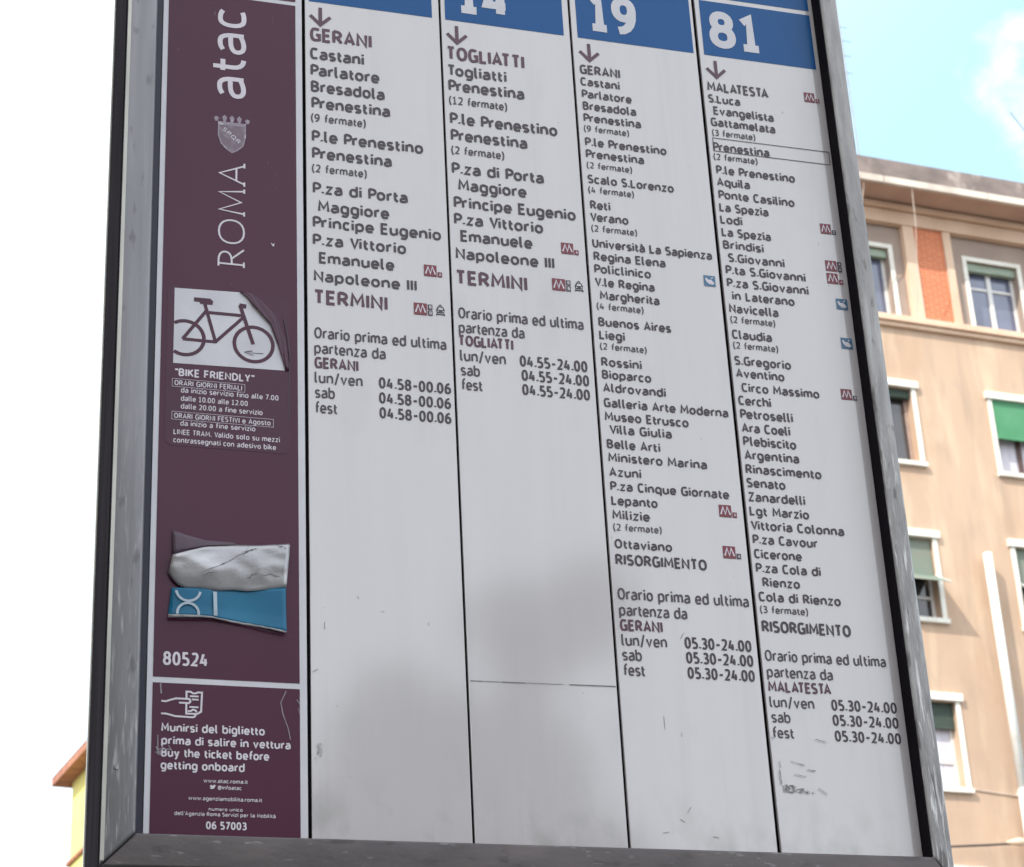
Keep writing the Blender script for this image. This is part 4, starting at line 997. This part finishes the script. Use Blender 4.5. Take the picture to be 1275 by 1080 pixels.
# roof antennas
ant_m = mat('antenna_metal', (.35, .35, .36), rough=.5, metal=.6, var=.2)
def antenna(s, y, z0, h, els, label, grp=None, tilt=0):
    t = thing('tv_antenna', label, 'antenna', (org + e_ * U(s) + n_ * y).to_tuple()[:2] + (z0,), FY)
    m = MB(); m.tube([(0, 0, 0), (tilt * h, 0, h)], .02, 8); m.build('mast', ant_m, t)
    m = MB()
    for z, l, dx in els: m.tube([(dx - l, .0, z), (dx + l, .0, z)], .011, 6)
    m.build('elements', ant_m, t)
    return t
zr = Zz(33.0) - .05
antenna(30.62 / 1.0, 3.2, zr, 8.6, [(8.0, .38, .28), (6.95, .12, 0), (6.55, .16, 0), (6.1, .12, 0), (5.6, .1, 0)], 'tall thin television antenna just right of the sign frame', tilt=-.012)
t = antenna(35.6, 1.6, zr, 3.5, [], 'television antenna with a slanting arm at the right edge of the sky')
m = MB(); m.tube([(-.7, 0, 4.05), (-.05, 0, 3.1), (.9, 0, 2.8)], .02, 6); m.tube([(-.12, 0, 3.0), (.12, 0, 3.1)], .05, 6); m.build('slanting_arm', ant_m, t)

# ------------------------------------------------------------------ yellow building far left
yl = mat('yellow_stucco', (.84, .74, .28), rough=.9, color2=(.80, .70, .18), scale=.7, thr=(.3, .7))
eave_m = mat('brown_eave_boards', (.46, .20, .12), rough=.8, color2=(.32, .13, .08), scale=2.2, stretch=(1, 3, 1), thr=(.35, .65))
tiles_m = mat('roof_tiles', (.40, .19, .12), rough=.85, var=.4, scale=5)
yaw2 = math.atan2(-.988, .152) + math.pi / 2          # local -y runs towards the camera
yb = thing('yellow_house', 'yellow rendered building with brown wooden eaves, seen past the left edge of the sign', 'building', (4.70, 49.3, 0), yaw2)
ZE = 1.6 + 15.0; WD, LN = 6.5, 12.0
m = MB(); m.box(0, WD, -LN, 0, -.2, ZE + .2); m.build('wall', yl, yb)
m = MB(); m.box(-.07, 0, -LN, .07, ZE - 1.93, ZE - 1.85); m.box(0, WD, .002, .07, ZE - 1.93, ZE - 1.85); m.build('string_course', eave_m, yb)
ov = .36
m = MB(); nb = 26
for i in range(nb):
    y0 = -LN - ov + (LN + 2 * ov) * i / nb; m.box(-ov, -.003, y0 + .01, y0 + (LN + 2 * ov) / nb - .01, ZE + .0, ZE + .06)
o = m.build('eave_boards', eave_m, yb)
m = MB(); m.box(-ov - .03, -ov - .002, -LN - ov, ov, ZE - .02, ZE + .16); m.box(-ov, WD + ov, ov - .05, ov, ZE - .02, ZE + .10); m.build('fascia', eave_m, yb)
m = MB(); z0 = ZE + .162; a0, a1, b0, b1 = -ov - .04, WD + ov, -LN - ov, ov; cx = WD / 2
m.poly([(a0, b1, z0), (a0, b0, z0), (cx, b0 + 3, z0 + 1.9), (cx, b1 - 3, z0 + 1.9)]); m.poly([(a1, b0, z0), (a1, b1, z0), (cx, b1 - 3, z0 + 1.9), (cx, b0 + 3, z0 + 1.9)])
m.poly([(a0, b0, z0), (a1, b0, z0), (cx, b0 + 3, z0 + 1.9)]); m.poly([(a1, b1, z0), (a0, b1, z0), (cx, b1 - 3, z0 + 1.9)]); m.poly([(a0, b0, z0), (a0, b1, z0), (a1, b1, z0), (a1, b0, z0)])
m.build('roof', tiles_m, yb)
for fl in range(4):
    for j in range(3):
        zc = ZE - 3.2 - fl * 3.4; yc = -2.6 - j * 3.4
        m = MB(); m.box(-.05, -.002, yc - .65, yc + .65, zc - 1.0, zc + 1.0); w = m.build('window', whitep, yb, bevel=.01)
        m = MB(); m.box(-.062, -.052, yc - .5, yc + .5, zc - .85, zc + .85); m.build('pane', glass, w)

# ------------------------------------------------------------------ the side of the street behind the viewer (tall block added to shade the sign, the rest mirrored in its enamel)
rear = mat('added_block_ochre_stucco', (.40, .27, .17), rough=.9, var=.2, scale=.8)
def block(name, label, x0, x1, y0, y1, h, mt, seed):
    t = thing(name, label, 'building', (x0, y1, 0), 0)
    w, d = x1 - x0, y1 - y0
    m = MB(); m.box(0, w, -d, 0, -.2, h); m.build('wall', mt, t)
    m = MB(); m.box(-.4, w + .4, -d - .4, .5, h + .002, h + .5); m.build('cornice', conc, t)
    nn = int(w / 3.2)
    for fl in range(int(h / 3.3)):
        for j in range(nn):
            xc = (j + .5) * w / nn; zc = 2.0 + fl * 3.3
            m = MB(); m.box(xc - .65, xc + .65, .002, .06, zc - .9, zc + .9); wv = m.build('window', whitep, t)
            m = MB(); m.box(xc - .52, xc + .52, .062, .07, zc - .78, zc + .78); m.build('pane', glass_dark, wv)
    return t
block('apartment_building', 'tall ochre apartment block added out of view behind the stop to shade the sign', -26, -5.5, -19, -7, 17.5, rear, 1)  # unseen block, added to keep the sun off the sign
block('apartment_building', 'low pale block behind the stop, out of the picture on the right', -8, 9.6, -38, -26, 10.2, mat('pale_grey_plaster', (.55, .55, .47), rough=.9, var=.2, scale=.7), 2)
bark = mat('tree_bark', (.10, .075, .055), rough=.9, var=.4, scale=8, stretch=(3, 3, .6), bump=.5)
leaf = mat('leaf_green', (.060, .090, .035), rough=.6, var=.45, scale=6)
def tree(x, y, h, rad, seed, label):
    rg = random.Random(seed); t = thing('street_tree', label, 'tree', (x, y, 0), group='street trees behind the stop')
    m = MB(); m.tube([(0, 0, -.05), (.05, .03, h * .3), (.1, 0, h * .62)], [.2, .15, .09], 10)
    for i in range(9):
        a = rg.uniform(0, 6.28); z = h * rg.uniform(.33, .6); l = rad * rg.uniform(.5, .9)
        m.tube([(.05, 0, z), (math.cos(a) * l * .5, math.sin(a) * l * .5, z + l * .5), (math.cos(a) * l, math.sin(a) * l, z + l * .75)], [.07, .045, .015], 6)
    m.build('trunk', bark, t, smooth=True)
    m = MB(); cl_ = [(rg.uniform(-.62, .62) * rad, rg.uniform(-.62, .62) * rad, h * rg.uniform(.48, .93), rad * rg.uniform(.25, .45)) for _ in range(26)]
    for _ in range(7000):
        c = rg.choice(cl_); v = Vector((rg.gauss(0, 1), rg.gauss(0, 1), rg.gauss(0, 1))).normalized() * c[3] * rg.uniform(.6, 1) ; p = Vector(c[:3]) + v
        a = Vector((rg.uniform(-1, 1), rg.uniform(-1, 1), rg.uniform(-1, 1))).normalized() * .1; b = a.cross(v.normalized()).normalized() * .07
        m.quad(tuple(p - a), tuple(p + b), tuple(p + a), tuple(p - b))
    m.build('crown', leaf, t)
tree(5.15, -15.5, 9.2, 1.1, 1, 'small leafy tree by the low pale block, nearest to the stop')
tree(6.75, -16.5, 10.7, 1.15, 4, 'taller leafy tree by the low pale block, second from the stop')
